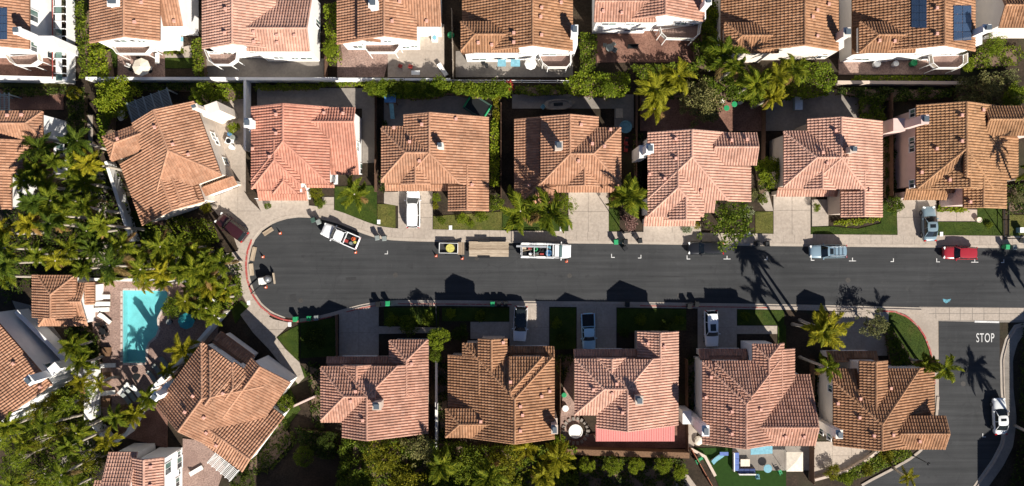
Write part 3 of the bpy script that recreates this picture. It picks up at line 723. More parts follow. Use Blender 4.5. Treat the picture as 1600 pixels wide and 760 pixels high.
# driveways: concrete slabs with open joints
def driveway(pts, cuts_x=(), cuts_y=(), mat='concrete', name='driveway'):
    base = tag(MB().prism(P(pts), 0, .09).build(name, MATS['concrete_old']), kind='structure')
    x0, x1 = min(p[0] for p in pts), max(p[0] for p in pts); y0, y1 = min(p[1] for p in pts), max(p[1] for p in pts)
    X = [x0]+list(cuts_x)+[x1]; Y = [y0]+list(cuts_y)+[y1]
    for i in range(len(X)-1):
        for j in range(len(Y)-1):
            q = list(pts)
            for a, b, c in ((1,0,-(X[i]+.25)), (-1,0,X[i+1]-.25), (0,1,-(Y[j]+.25)), (0,-1,Y[j+1]-.25)):
                if q: q = clip_poly(q, a, b, c)
            if len(q) >= 3: slab_px(q, .09, .118, MATS[mat], base)
    return base
driveway([(322,312),(377,291),(390,312),(408,330),(425,341),(407,352),(391,372),(372,388),(366,372),(350,348)], [345,372], [330,352])
driveway([(400,312),(482,312),(484,333),(470,332),(448,334),(425,341),(408,330)], [440], [])
driveway([(622,298),(676,298),(676,361.5),(640,361.5),(622,358)], [649], [318,340])
driveway([(600,300),(622,300),(622,322),(600,318)], [], [])
driveway([(888,299),(951,299),(951,364),(888,364)], [919], [331])
driveway([(1005,350),(1095,350),(1095,366),(1005,365)], [1050], [])
driveway([(1208,304),(1266,304),(1266,368),(1208,367.5)], [1237], [329])
driveway([(1268,312),(1294,312),(1294,353),(1268,354)], [], [333])
driveway([(1400,310),(1462,312),(1463,371),(1402,370)], [1432], [340])
driveway([(1463,326),(1526,328),(1526,346),(1463,346)], [1494], [])
driveway([(530,488),(592,480),(592,558),(530,558)], [561], [520])
driveway([(592,510),(690,512),(690,520),(592,522)], [640], [])
driveway([(796,478),(858,478),(858,552),(796,552)], [828], [512])
driveway([(735,503),(796,503),(796,530),(735,530)], [765], [])
driveway([(901,479),(963,479),(963,548),(901,548)], [932], [512])
driveway([(1090,480),(1151,481),(1151,548),(1090,548)], [1120], [512])
driveway([(1151,509),(1214,509),(1214,522),(1151,522)], [1184], [])
driveway([(1302,487),(1388,487),(1386,556),(1302,556)], [1345], [520])
driveway([(376,492),(393,476),(408,487),(428,499),(455,505),(432,527),(446,545),(468,566),(476,590),(466,600),(440,570),(420,545),(396,520)], [410,436], [515,545])
driveway([(330,402),(374,392),(384,420),(388,440),(372,452),(340,440)], [], [418])
driveway([(504,308),(522,308),(522,334),(504,330)], [], [320])
driveway([(1188,290),(1200,300),(1208,330),(1196,330),(1182,312)], [], [])
# lawns
lawns = []
def lawn(pts, mat='lawn_green'):
    o = tag(MB().prism(P(pts), 0, .085).build('lawn', MATS[mat]), kind='structure'); lawns.append((P(pts), mat)); return o
lawn([(523,292),(589,290),(589,355),(566,349),(545,342),(523,337)]); lawn([(590,319),(618,320),(618,357),(604,357),(590,354)], 'lawn_dry')
lawn([(677,338),(784,331),(784,361),(677,361)], 'lawn_dry'); lawn([(785,334),(892,345),(892,361.5),(785,361)])
lawn([(951,326),(968,326),(968,363),(951,362)]); lawn([(1180,331),(1207.5,331),(1207.5,366),(1180,365)], 'lawn_dry')
lawn([(1267,355),(1299,354),(1340,358),(1376,349),(1378,312),(1401,335),(1401.5,369),(1267,367.5)])
lawn([(1464,347),(1526.5,347),(1526.5,324),(1566,318),(1567,371),(1464,371)]); lawn([(1575,336),(1640,336),(1640,371),(1575,370)], 'lawn_dry')
lawn([(1374,486.5),(1398,488.5),(1416,496),(1431,510),(1443,528),(1451,549),(1456,575),(1457,595),(1440,590),(1424,560),(1400,522)])
lawn([(433,527),(455,514),(468,508),(468,564),(460,560)]); lawn([(462,602),(478,590),(484,586),(472,572),(466,570)])
lawn([(360,480),(378,470),(392,480),(376,496),(368,506)])
for q in ([(600,481),(686,480.5),(686,509),(600,509)],[(691,481),(800,481),(795,502),(691,502)],[(859,481),(900,481),(900,546),(859,546)],[(964,482),(1072,483),(1072,516),(964,520)],[(1152,484),(1225,485),(1225,508),(1152,508)],[(1215,508),(1228,508),(1228,545),(1215,545)],[(470,505),(528,496),(528,556),(470,560)]): lawn(q)
lawn([(158,77),(184,77),(184,106),(158,106)]); lawn([(258,91),(303,91),(303,107),(258,107)])
lawn([(1084,700),(1144,700),(1144,735),(1228,735),(1228,790),(1135,790),(1116,742)], 'turf_green')
lawn([(165,129),(215,129),(212,134),(170,140)]); lawn([(0,131),(105,131),(105,136),(0,136)], 'lawn_dry'); lawn([(500,128),(575,128),(575,134),(500,134)], 'lawn_dry')
lawn([(408,610),(445,590),(470,640),(430,690),(385,740),(372,735)]); lawn([(205,330),(230,330),(240,360),(300,372),(330,360),(330,390),(230,395)])
lawn([(1335,118),(1490,118),(1488,125),(1333,125)], 'lawn_green')
# patios
PZ = [.05]
def patio(pts, mat, cx=(), cy=(), z=None, name='patio'):
    PZ[0] += .004; z = PZ[0]
    b = tag(MB().prism(P(pts), 0, z-.02).build(name, MATS[mat]), kind='structure')
    x0, x1 = min(p[0] for p in pts), max(p[0] for p in pts); y0, y1 = min(p[1] for p in pts), max(p[1] for p in pts)
    X = [x0]+list(cx)+[x1]; Y = [y0]+list(cy)+[y1]
    for i in range(len(X)-1):
        for j in range(len(Y)-1):
            q = list(pts)
            for a, bb, c in ((1,0,-(X[i]+.2)), (-1,0,X[i+1]-.2), (0,1,-(Y[j]+.2)), (0,-1,Y[j+1]-.2)):
                if q: q = clip_poly(q, a, bb, c)
            if len(q) >= 3: slab_px(q, z-.02, z, MATS[mat], b)
    return b
patio([(184,80),(258,72),(258,121),(184,121)], 'paver_pink'); patio([(258,82),(300,70),(300,90),(258,91)], 'concrete')
patio([(318,92),(506,92),(506,121),(318,121)], 'concrete_old', range(340,500,20)); patio([(527,66),(610,84),(600,121),(527,121)], 'paver_pink')
patio([(606,52),(694,38),(694,121),(606,121)], 'concrete', [637,665], [80,102]); patio([(712,80),(895,80),(895,121),(712,121)], 'concrete_old', range(735,890,22))
patio([(932,45),(1092,45),(1092,98),(932,98)], 'paver_red'); patio([(1310,92),(1500,92),(1500,117),(1310,117)], 'paver_pink', range(1340,1490,30))
patio([(0,72),(92,72),(92,120),(0,120)], 'paver_red'); patio([(402,138),(578,138),(578,170),(402,170)], 'concrete_old', range(420,570,28))
patio([(800,148),(990,148),(990,200),(960,200),(960,170),(800,170)], 'concrete_old', [850,900,950]); patio([(600,150),(770,150),(770,180),(600,200)], 'concrete_old', [650,710])
patio([(1195,140),(1345,140),(1345,205),(1195,205)], 'concrete_old', [1245,1295]); patio([(1000,150),(1195,150),(1195,205),(1000,205)], 'paver_red')
patio([(1269,690),(1370,690),(1352,716),(1318,735),(1269,748)], 'concrete', [1300,1330], [712]); patio([(1144,697),(1268,697),(1268,735),(1144,735)], 'concrete_old', [1185,1225])
patio([(885,560),(905,560),(905,690),(872,690)], 'paver_pink'); patio([(1072,640),(1090,670),(1084,697),(1072,700)], 'concrete')
patio([(330,155),(384,155),(384,300),(372,290),(330,190)], 'concrete', [], [190,225,260]); patio([(566,140),(588,140),(588,255),(566,255)], 'concrete_old', [], [170,200,230])
patio([(286,685),(330,690),(352,730),(330,790),(286,790)], 'paver_pink'); patio([(20,470),(60,480),(120,560),(100,575),(60,560)], 'concrete_old')
patio([(1000,660),(1072,660),(1072,700),(880,700),(872,690)], 'paver_red'); patio([(0,140),(100,140),(100,172),(0,172)], 'paver_red')
patio([(182,632),(262,632),(262,700),(182,680)], 'paver_red'); patio([(985,750),(1010,744),(1072,790),(980,790)], 'concrete'); patio([(1040,735),(1075,742),(1110,790),(1070,790)], 'concrete')
patio([(100,690),(140,640),(160,665),(120,760),(90,760)], 'concrete_old', name='garden_path')
for q in ([(129,180),(145,180),(146,252),(132,252)],[(138,270),(165,268),(168,300),(142,306)],[(154,305),(166,305),(166,365),(150,365)],[(136,380),(170,378),(178,432),(138,432)],[(255,395),(285,395),(300,420),(258,425)]): patio(q, 'concrete', [], range(int(q[0][1])+18, int(q[2][1])-8, 18), name='garden_path')
dk = P([(140,434),(276,437),(295,452),(345,488),(340,525),(300,560),(268,592),(228,630),(200,662),(158,655),(160,560),(146,530)])
tag(MB().sheet(dk, .05, holes=[P(pool_px)]).build('pool_deck', MATS['paver_pink']), kind='structure')
# pool: plastered basin, coping, steps, water
def M_water():
    m, t, b = mat_base('pool_water', .02, .5)
    out = t.nodes['Material Output']
    tr = t.nodes.new('ShaderNodeBsdfTransparent'); tr.inputs[0].default_value = (.56,.94,.95,1)
    gl = t.nodes.new('ShaderNodeBsdfGlossy'); gl.inputs['Roughness'].default_value = .02
    fr = t.nodes.new('ShaderNodeFresnel'); fr.inputs[0].default_value = 1.33
    bp = t.nodes.new('ShaderNodeBump'); bp.inputs['Strength'].default_value = .15; bp.inputs['Distance'].default_value = .05
    t.links.new(noise(t, 2.5, 3), bp.inputs['Height']); t.links.new(bp.outputs[0], gl.inputs['Normal']); t.links.new(bp.outputs[0], fr.inputs['Normal'])
    ms = t.nodes.new('ShaderNodeMixShader'); ms.inputs[0].default_value = .03; t.links.new(tr.outputs[0], ms.inputs[1]); t.links.new(gl.outputs[0], ms.inputs[2])
    t.links.new(ms.outputs[0], out.inputs[0]); MATS['pool_water'] = m
M_water()
M_plain('pool_plaster', (.46,.55,.56), .6, .3, var=.10, scale=1.2); M_plain('coping', (.50,.42,.37), .8, .2, var=.15, scale=4)
pb = MB(); n = len(POOL); pb.sheet(POOL, -1.25)
pb.add([(x, y, -1.25) for x, y in POOL]+[(x, y, .06) for x, y in POOL], [(i, (i+1) % n, (i+1) % n+n, i+n) for i in range(n)])
pool = tag(pb.build('swimming_pool', MATS['pool_plaster']), 'curved turquoise swimming pool in the pink paved deck', 'pool')
for i, k in enumerate((0, 3.5, 7)):
    MB().prism(P([(246-k,497),(248-k,514),(243-k,526),(232-k*.6,535-k*.4),(229,540-k),(229,548),(250,548),(254,500)]), -1.2, -.35-.28*i).build('pool_step', MATS['pool_plaster'], pool) if False else None
for i, k in enumerate((3, 6.5, 10)):
    MB().prism(P([(246.5,500),(248.3,514),(243.3,526.3),(233,535),(233-k*.8,535-k*.5),(243-k,526-k*.4),(247.5-k,513),(246-k,501)]), -1.24, -.30-.3*i).build('pool_step', MATS['pool_plaster'], pool)
MB().sheet(POOL, -.10).build('water_surface', MATS['pool_water'], pool)
cp = offset(POOL+POOL[:1], -.32); mbc = MB()
for i in range(n):
    a, b = POOL[i], POOL[(i+1) % n]; k = max(1, int(math.hypot(a[0]-b[0], a[1]-b[1])/.9))
    for j in range(k):
        def L(u, v, f): return (u[0]+(v[0]-u[0])*f, u[1]+(v[1]-u[1])*f)
        dx, dy = b[0]-a[0], b[1]-a[1]; l = math.hypot(dx, dy); nx, ny = dy/l, -dx/l
        # outward normal for this winding
        q0, q1 = L(a, b, j/k+.01), L(a, b, (j+1)/k-.01)
        mx, my = (q0[0]+q1[0])/2, (q0[1]+q1[1])/2
        cxp, cyp = W2(218, 505); 
        if (mx-cxp)*nx+(my-cyp)*ny < 0: nx, ny = -nx, -ny
        MB().prism([q0, q1, (q1[0]+nx*.3, q1[1]+ny*.3), (q0[0]+nx*.3, q0[1]+ny*.3)], .02, .085).build('coping_stone', MATS['coping'], pool)
# painted marks: parking corners and tees, stop bar, word STOP
def mark(pts): MB().sheet(P(pts), .009).build('parking_mark', MATS['road_white'], ROAD)
def bar(x0, y0, x1, y1): mark([(x0,y0),(x1,y0),(x1,y1),(x0,y1)])
def mk(x, y, kind):
    t = 1.1
    if kind == 'J': bar(x-5,y-t/2,x,y+t/2); bar(x-t,y-5,x,y-t/2)
    if kind == 'L': bar(x,y-t/2,x+5.5,y+t/2); bar(x,y-5.5,x+t,y-t/2)
    if kind == 'T': bar(x-5.5,y-t/2,x+5.5,y+t/2); bar(x-t/2,y-5,x+t/2,y-t/2)
for x, y, k in ((606,397,'J'),(955,402.5,'L'),(1002,403.5,'J'),(1073,405,'L'),(1136,405,'T'),(1199,406,'J'),(1267,407,'L'),(1332,408,'T'),(1396.5,409,'J'),(1463,409.5,'L'),(1523,410,'T'),(1569,410.5,'J'),(1535,683,'L')): mk(x, y, k)
MB().sheet(P([(1522.5,501.2),(1561,502.2),(1561,505),(1522.5,504.2)]), .036).build('stop_bar', MATS['road_white'], ROAD)
cu = bpy.data.curves.new('stop_word', 'FONT'); cu.body = 'STOP'; cu.size = 1.0; cu.offset = 0; cu.align_x = 'CENTER'; cu.align_y = 'CENTER'; cu.space_character = 1.12
to = bpy.data.objects.new('stop_word', cu); C.objects.link(to)
bpy.context.view_layer.update(); dg = bpy.context.evaluated_depsgraph_get()
sm = bpy.data.meshes.new_from_object(to.evaluated_get(dg)); bpy.data.objects.remove(to)
xsz = [v.co.x for v in sm.vertices]; ysz = [v.co.y for v in sm.vertices]; cxm, cym = (max(xsz)+min(xsz))/2, (max(ysz)+min(ysz))/2
for v in sm.vertices: v.co.x = (v.co.x-cxm)*(28/PPM)/(max(xsz)-min(xsz)); v.co.y = (v.co.y-cym)*(14/PPM)/(max(ysz)-min(ysz))
sm.materials.clear(); sm.materials.append(MATS['road_white'])
so = bpy.data.objects.new('stop_lettering', sm); C.objects.link(so); so.location = W(1539.5,528,0)[:2]+(.009,); so.parent = bpy.data.objects['side_road']
M_plain('paint_blue', (.10,.26,.32), .8, .2, var=.5, scale=4); M_plain('iron_cover', (.055,.05,.046), .7, .4, .3, var=.3, scale=8)
MB().sheet(P([(1473,467),(1480,468.5),(1486,467),(1484,471),(1478,474.5),(1474,471)]), .0085).build('blue_paint_mark', MATS['paint_blue'], ROAD)
for x, y, r_ in ((1062,462,.36),(890,431,.34),(618,430,.36),(470,470,.34),(1325,438,.36),(1505,600,.36),(745,404,.3)):
    ro = ROAD if y < 500 else bpy.data.objects['side_road']; MB().lathe([(r_,0),(r_,.006)], W(x,y)[:2]+(.004,), 24).build('manhole_cover', MATS['iron_cover'], ro)
M_two('patch_asphalt', (.030,.030,.031), (.042,.042,.043), .8, 20, bmp=.2, amt=.4)
for q in ([(540,434),(556,433),(557,438),(541,439)],[(452,461),(462,459),(464,470),(455,473)],[(1010,432),(1070,431.5),(1070,433),(1010,433.6)],[(1150,446),(1176,446),(1176,452),(1150,452)]): MB().sheet(P(q), .0075).build('road_patch', MATS['patch_asphalt'], ROAD)
# ------------------------------------------------------------------ vehicles
def M_paint(name, col, rough=.28, metal=0):
    m, t, b = mat_base(name, rough, .5, metal)
    c = ramp(t, noise(t, 1.2, 4), [(.3, sc(col, .93)), (.7, col)]); t.links.new(c, b.inputs['Base Color'])
    b.inputs['Coat Weight'].default_value = .6; b.inputs['Coat Roughness'].default_value = .06
    MATS[name] = m; return m
for k, c in (('white',(.84,.84,.84)),('maroon',(.035,.010,.012)),('black',(.012,.012,.014)),('bluegrey',(.20,.285,.35)),('steel',(.17,.24,.28)),('red',(.33,.022,.032)),('pearl',(.70,.71,.70)),('shadeblue',(.42,.66,.78))): M_paint('paint_'+k, c)
M_plain('rubber', (.018,.018,.018), .8, .2); M_plain('rim', (.45,.46,.47), .35, .5, .8); M_plain('head_lamp', (.75,.76,.74), .15, .6, var=.03)
M_plain('tail_lamp', (.45,.012,.012), .2, .5, var=.05); M_plain('bed_liner', (.03,.03,.032), .8, .2)
M_plain('car_glass', (.012,.016,.018), .06, .6, var=.2)
M_plain('car_glass_green', (.02,.06,.06), .06, .6, var=.2)
STY = {
 # x fractions rear..front, top of lower body (m), width factor ; greenhouse: base rear, base front, top rear, top front (fractions), roof height set by car
 'sedan': dict(x=[-.5,-.485,-.44,-.36,-.2,0,.18,.30,.40,.46,.49,.5], z=[.70,.82,.92,.95,.95,.95,.94,.88,.82,.74,.66,.58], w=[.74,.85,.94,.985,1,1,1,.985,.96,.90,.80,.70], g=(-.37,.20,-.22,.04)),
 'suv':   dict(x=[-.5,-.488,-.45,-.36,-.2,0,.18,.28,.38,.45,.485,.5], z=[.78,.94,1.02,1.04,1.05,1.05,1.05,1.02,.98,.92,.84,.72], w=[.84,.92,.97,.99,1,1,1,.99,.97,.93,.84,.74], g=(-.475,.20,-.41,.08)),
 'van':   dict(x=[-.5,-.49,-.45,-.36,-.2,0,.18,.30,.40,.46,.49,.5], z=[.80,.98,1.04,1.06,1.06,1.06,1.06,1.04,.98,.90,.80,.70], w=[.88,.95,.985,1,1,1,1,.99,.96,.90,.80,.70], g=(-.485,.30,-.45,.15)),
 'pickup':dict(x=[-.5,-.49,-.45,-.30,-.14,-.13,.05,.20,.33,.42,.48,.5], z=[.72,.72,.72,.72,.72,1.04,1.05,1.06,1.03,.98,.90,.78], w=[.93,.97,.985,.99,1,1,1,.99,.98,.95,.88,.78], g=(-.125,.23,-.10,.11)),
}
def car(px, py, head, L, Wd, Ht, style, paint, label, cat, sunroof=None, rack=False, name='parked_car', glassroof=False, glass='car_glass', wheels=True):
    st = STY[style]; a = math.atan2(-head[1], head[0]); P_ = MATS['paint_'+paint]; GL = MATS[glass]
    root = empty(name, W(px, py, .6)[:2]+((.004 if 370 < py < 480 else .125),), a, label, cat); hw = Wd/2
    mb = MB(); rows = []
    for fx, zt, wf in zip(st['x'], st['z'], st['w']):
        w = hw*wf; zb = .30 if abs(fx) < .47 else .38
        half = [(0,zb),(w*.80,zb),(w*.985,zb+.10),(w,(zb+zt)/2),(w*.975,zt-.13),(w*.90,zt-.03),(w*.6,zt+.015),(0,zt+.03)]
        ring = half+[(-y,z) for y,z in half[-2:0:-1]]
        rows.append([(fx*L,y,z) for y,z in ring])
    n = len(rows[0]); vs = [p for r in rows for p in r]; fs = []
    for i in range(len(rows)-1):
        for k in range(n): fs.append((i*n+k,(i+1)*n+k,(i+1)*n+(k+1)%n,i*n+(k+1)%n))
    fs.append(tuple(range(n))); fs.append(tuple((len(rows)-1)*n+k for k in range(n))[::-1])
    mb.add(vs, fs); mb.build('body', P_, root, smooth=True)
    gr, gf, tr_, tf_ = [q*L for q in st['g']]; bw, tw = hw*.90, hw*.71; zb = 1.02 if style != 'sedan' else .93; zt = Ht-.05
    B = [(gr,-bw,zb),(gf,-bw,zb),(gf,bw,zb),(gr,bw,zb)]; T = [(tr_,-tw,zt),(tf_,-tw,zt),(tf_,tw,zt),(tr_,tw,zt)]
    def pane(nm, q, bow, mat, parent=root):
        # quad of glass with a bowed middle column
        A, B_, C_, D = [Vector(p) for p in q]; out = Vector(bow); vs = []
        for i in range(5):
            f = i/4; k = 4*f*(1-f)
            vs += [A.lerp(B_, f)+out*k, D.lerp(C_, f)+out*k*.8]
        m2 = MB(); m2.add(vs, [(2*i, 2*i+2, 2*i+3, 2*i+1) for i in range(4)]); return m2.build(nm, mat, parent, smooth=True)
    pane('windscreen', (B[1],B[2],T[2],T[1]), (.10,0,.02), GL); pane('rear_window', (B[3],B[0],T[0],T[3]), (-.06,0,.02), GL)
    pane('side_window', (B[0],B[1],T[1],T[0]), (0,-.02,0), GL); pane('side_window', (B[2],B[3],T[3],T[2]), (0,.02,0), GL)
    for i in range(4): MB().tube([B[i],T[i]], .045, 6).build('pillar', P_, root, smooth=True)
    for sgn in (-1,1):
        xm = (gr+gf)/2-.05*L; xt = (tr_+tf_)/2-.02*L; MB().tube([(xm,sgn*(bw+.015),zb),(xt,sgn*(tw+.015),zt)], .04, 6).build('pillar', P_, root, smooth=True)
    rm = MB(); NX, NY = 8, 8; vs = []
    for i in range(NX+1):
        for j in range(NY+1):
            fx, fy = i/NX*2-1, j/NY*2-1
            x = (tr_+tf_)/2+fx*((tf_-tr_)/2+.06)*(1-.05*fy*fy); y = fy*(tw+.05)*(1-.06*fx*fx)
            z = Ht-.015-.05*abs(fy)**3-.05*abs(fx)**3+.02; vs.append((x,y,z))
    rm.add(vs, [(i*(NY+1)+j,(i+1)*(NY+1)+j,(i+1)*(NY+1)+j+1,i*(NY+1)+j+1) for i in range(NX) for j in range(NY)])
    roof = rm.build('roof', GL if glassroof else P_, root, smooth=True)
    if sunroof:
        sx0, sx1 = sunroof; MB().box((((sx0+sx1)/2)*L,0,Ht+.012),((sx1-sx0)*L,tw*1.15,.02)).build('sunroof', GL, roof)
    if rack:
        for s_ in (-1,1): MB().tube([(tr_+.1,s_*tw*.92,Ht),(tr_+.2,s_*tw*.92,Ht+.08),(tf_-.4,s_*tw*.92,Ht+.08),(tf_-.3,s_*tw*.92,Ht)], .03, 6).build('roof_rail', MATS['light_metal'], roof)
        for q in (.25,.5,.75): MB().box((tr_+(tf_-.4-tr_)*q,0,Ht+.085),(.05,tw*1.85,.03)).build('roof_bar', MATS['dark_metal'], roof)
    wr = .34
    for sx in (-.31,.32):
        for sy in (-1,1):
            wb = MB(); wb.tube([(sx*L,sy*(hw-.2),wr),(sx*L,sy*(hw+.005),wr)], wr, 18); wo = wb.build('wheel', MATS['rubber'], root)
            MB().tube([(sx*L,sy*(hw-.1),wr),(sx*L,sy*(hw+.015),wr)], wr*.62, 12).build('rim', MATS['rim'], wo)
    zl = .70 if style == 'sedan' else .84
    for sy in (-1,1):
        MB().box((.468*L,sy*hw*.70,zl),(.24,.36,.14),-sy*.45).build('headlight', MATS['head_lamp'], root)
        MB().box((-.487*L,sy*hw*.78,zl+.1),(.16,.30,.16),sy*.25).build('taillight', MATS['tail_lamp'], root)
        MB().box((gf-.28,sy*(hw+.09),zb+.05),(.14,.22,.14),sy*-.2).build('mirror', P_, root)
    MB().box((.495*L,0,.52),(.06,hw*1.1,.16)).build('grille', MATS['dark_metal'], root)
    if style == 'pickup':
        x0, x1 = -.495*L, -.135*L
        for s_ in (-1,1): MB().box(((x0+x1)/2,s_*(hw*.93),.88),(x1-x0,.12,.36)).build('bed_side', P_, root)
        MB().box((x0+.04,0,.88),(.08,hw*1.8,.36)).build('tailgate', P_, root); MB().box((x1-.04,0,.90),(.08,hw*1.8,.36)).build('bed_front', P_, root)
        MB().box(((x0+x1)/2,0,.76),(x1-x0-.14,hw*1.72,.03)).build('bed_floor', MATS['bed_liner'], root)
    return root
car(363.5,355.5,(-120,-92),4.85,1.95,1.75,'suv','maroon','dark maroon sport utility car at the head of the cul-de-sac drive','car')
pk = car(532.8,369,(-230,-98),5.45,1.95,1.85,'pickup','white','white pickup truck with tools in its bed parked in the cul-de-sac','pickup truck',name='pickup_truck')
car(646,328,(0,-1),5.15,1.98,1.78,'van','white','white van parked nose to the garage on a driveway','van',name='parked_van')
car(1102,388,(-1,0),4.95,1.88,1.6,'suv','black','black car parked in the street below the kerbside tree','car')
car(1292.5,393,(-1,0.01),5.15,1.92,1.85,'suv','bluegrey','pale blue sport utility car with roof rack parked at the kerb','car',sunroof=(-.06,.03),rack=True)
car(1498,395.5,(-1,-.02),4.65,1.84,1.62,'suv','red','red hatchback parked at the kerb','car')
car(1450.5,350,(-.03,-1),4.9,1.9,1.55,'sedan','steel','blue grey saloon car on the driveway of the pink walled house','car',sunroof=(-.12,-.02))
car(813,505.5,(-.05,1),4.95,1.92,1.62,'suv','white','white car with black glass roof on a shaded driveway','car',glassroof=True)
car(919,518,(.04,1),5.2,1.92,1.8,'pickup','shadeblue','pickup truck coloured with the blue of its shade, with an empty bed on a shaded driveway','pickup truck',name='pickup_truck')  # blue cast of the shade is put into the body colour
car(1110.5,513,(.03,1),5.1,1.92,1.72,'suv','white','white sport utility car with dark sunroof on a shaded driveway','car',sunroof=(-.14,.05))
car(1560.5,650,(-.04,-1),5.1,1.86,1.45,'sedan','pearl','white saloon car parked on the curving side road','car',sunroof=(-.10,-.03))
# clutter in the pickup's bed: things of their own
def M_c(n, c, **k): return M_plain(n, c, **k)
M_c('orange_plastic', (.62,.10,.02), rough=.5); M_c('red_plastic', (.30,.04,.035), rough=.6, var=.25); M_c('yellow_plastic', (.46,.42,.10), rough=.7, var=.3, scale=6); M_c('blue_plastic', (.07,.18,.34), rough=.6, var=.25)
M_c('green_plastic', (.02,.26,.10), rough=.5); M_c('grey_plastic', (.19,.21,.20), rough=.55); M_c('dark_green_plastic', (.04,.075,.06), rough=.55); M_c('black_plastic', (.012,.013,.014), rough=.5)
M_c('white_plastic', (.76,.76,.74), rough=.5); M_c('canvas_cream', (.62,.55,.45), rough=.9); M_c('canvas_white', (.74,.72,.68), rough=.9); M_c('teal', (.03,.25,.27), rough=.7); M_c('tan_board', (.46,.37,.27), rough=.85, var=.2)
M_c('sky_blue', (.15,.33,.40), rough=.7, var=.2); M_c('navy', (.03,.05,.14), rough=.8); M_c('cushion_blue', (.10,.15,.36), rough=.9); M_c('terracotta', (.40,.16,.09), rough=.8)
def M_plank():
    m, t, b = mat_base('plank', .85, .2); oi = t.nodes.new('ShaderNodeObjectInfo')
    c = ramp(t, oi.outputs['Random'], [(0,(.30,.235,.17)),(.5,(.42,.34,.25)),(1,(.52,.44,.34))])
    tc = t.nodes.new('ShaderNodeTexCoord'); mp = t.nodes.new('ShaderNodeMapping'); mp.inputs['Scale'].default_value = (.6,9,4); t.links.new(tc.outputs['Object'], mp.inputs[0])
    c = mix(t, c, ramp(t, noise(t, 2.2, 5, .7, vec=mp.outputs[0]), [(.3,(.45,.4,.36)),(.65,(1.12,1.1,1.08))]), .9, 'MULTIPLY'); t.links.new(c, b.inputs['Base Color']); MATS['plank'] = m
M_plank()
ORDP = ['first','second','third','fourth','fifth']
# service truck: cab, open body with side lockers, overhead rack, tools
tx, ty = W2(852,392,.8); ut = empty('service_truck', (tx,ty,.004), R(-1.2), 'white service truck with open tool body and overhead rack at the kerb', 'truck')
L = 7.2; hw = 1.02
def bx_(nm, c, d, m, par=ut, rz=0, taper=1.0): return MB().box(c, d, rz, taper=taper).build(nm, MATS[m], par)
bx_('chassis',(0,0,.55),(L-.3,1.0,.25),'dark_metal')
rows = []
for fx, zt, wf in ((1.75,1.2,.98),(2.3,1.22,1),(2.75,1.2,.98),(3.2,1.12,.92),(3.5,.98,.80),(3.6,.8,.66)):
    w = hw*wf; hf = [(0,.4),(w*.9,.4),(w,.6),(w,zt-.15),(w*.9,zt-.02),(w*.5,zt+.03),(0,zt+.05)]; rows.append([(fx,y,z) for y,z in hf+[(-y,z) for y,z in hf[-2:0:-1]]])
mb = MB(); n = len(rows[0]); mb.add([p for r in rows for p in r], [(i*n+k,(i+1)*n+k,(i+1)*n+(k+1)%n,i*n+(k+1)%n) for i in range(len(rows)-1) for k in range(n)]+[tuple(range(n)),tuple((len(rows)-1)*n+k for k in range(n))[::-1]]); mb.build('bonnet', MATS['paint_white'], ut, smooth=True)
mb = MB(); mb.add([(1.25,-.98,.5),(2.25,-.98,.5),(2.25,.98,.5),(1.25,.98,.5),(1.25,-.93,1.25),(2.32,-.93,1.22),(2.32,.93,1.22),(1.25,.93,1.25),(1.28,-.8,1.95),(1.85,-.8,1.97),(1.85,.8,1.97),(1.28,.8,1.95)],
    [(0,1,5,4),(1,2,6,5),(2,3,7,6),(3,0,4,7),(4,5,9,8),(6,7,11,10),(7,4,8,11),(8,9,10,11)]); mb.build('cab', MATS['paint_white'], ut)
mb = MB(); mb.add([(2.36,-.86,1.24),(2.36,.86,1.24),(1.89,.76,1.96),(1.89,-.76,1.96)], [(0,1,2,3)]); mb.build('windscreen', MATS['car_glass_green'], ut)
for s_ in (-1,1): bx_('side_window',(1.75,s_*.89,1.58),(.7,.03,.42),'car_glass'); bx_('mirror',(2.2,s_*1.18,1.4),(.12,.24,.2),'white_plastic'); bx_('headlight',(3.5,s_*.72,.8),(.2,.3,.16),'head_lamp')
bx_('body_floor',(-1.15,0,.95),(4.7,1.5,.06),'dark_metal')
for s_ in (-1,1):
    lk_ = bx_('side_locker',(-1.15,s_*.93,1.0),(4.6,.30,.85),'white_plastic'); 
    for q in range(4): bx_('locker_lid',(-2.9+q*1.15,s_*.93,1.44),(1.05,.28,.03),'light_metal' if q%2 else 'white_plastic',lk_)
bx_('headboard',(1.12,0,1.35),(.06,1.9,.9),'white_plastic'); bx_('tailboard',(-3.45,0,1.1),(.06,1.9,.5),'white_plastic')
rk_ = MB()
for s_ in (-.95,.95):
    rk_.tube([(-3.35,s_,1.95),(1.9,s_,2.05)], .05, 6)
    for x in (-3.3,-1.6,.2,1.0): rk_.tube([(x,s_,1.2),(x,s_,1.98)], .04, 6)
for x in (-3.3,-1.6,.2,1.0): rk_.tube([(x,-.95,1.97),(x,.95,1.97)], .04, 6)
rk_.build('overhead_rack', MATS['paint_white'], ut); bx_('ladder_board',(-2.0,.55,2.06),(4.2,.26,.05),'light_metal')
for x, dy in ((2.6,0),(-1.9,0),(-2.9,0)):
    for s_ in (-1,1): MB().tube([(x,s_*.72,.40),(x,s_*.99,.40)], .40, 16).build('wheel', MATS['rubber'], ut)
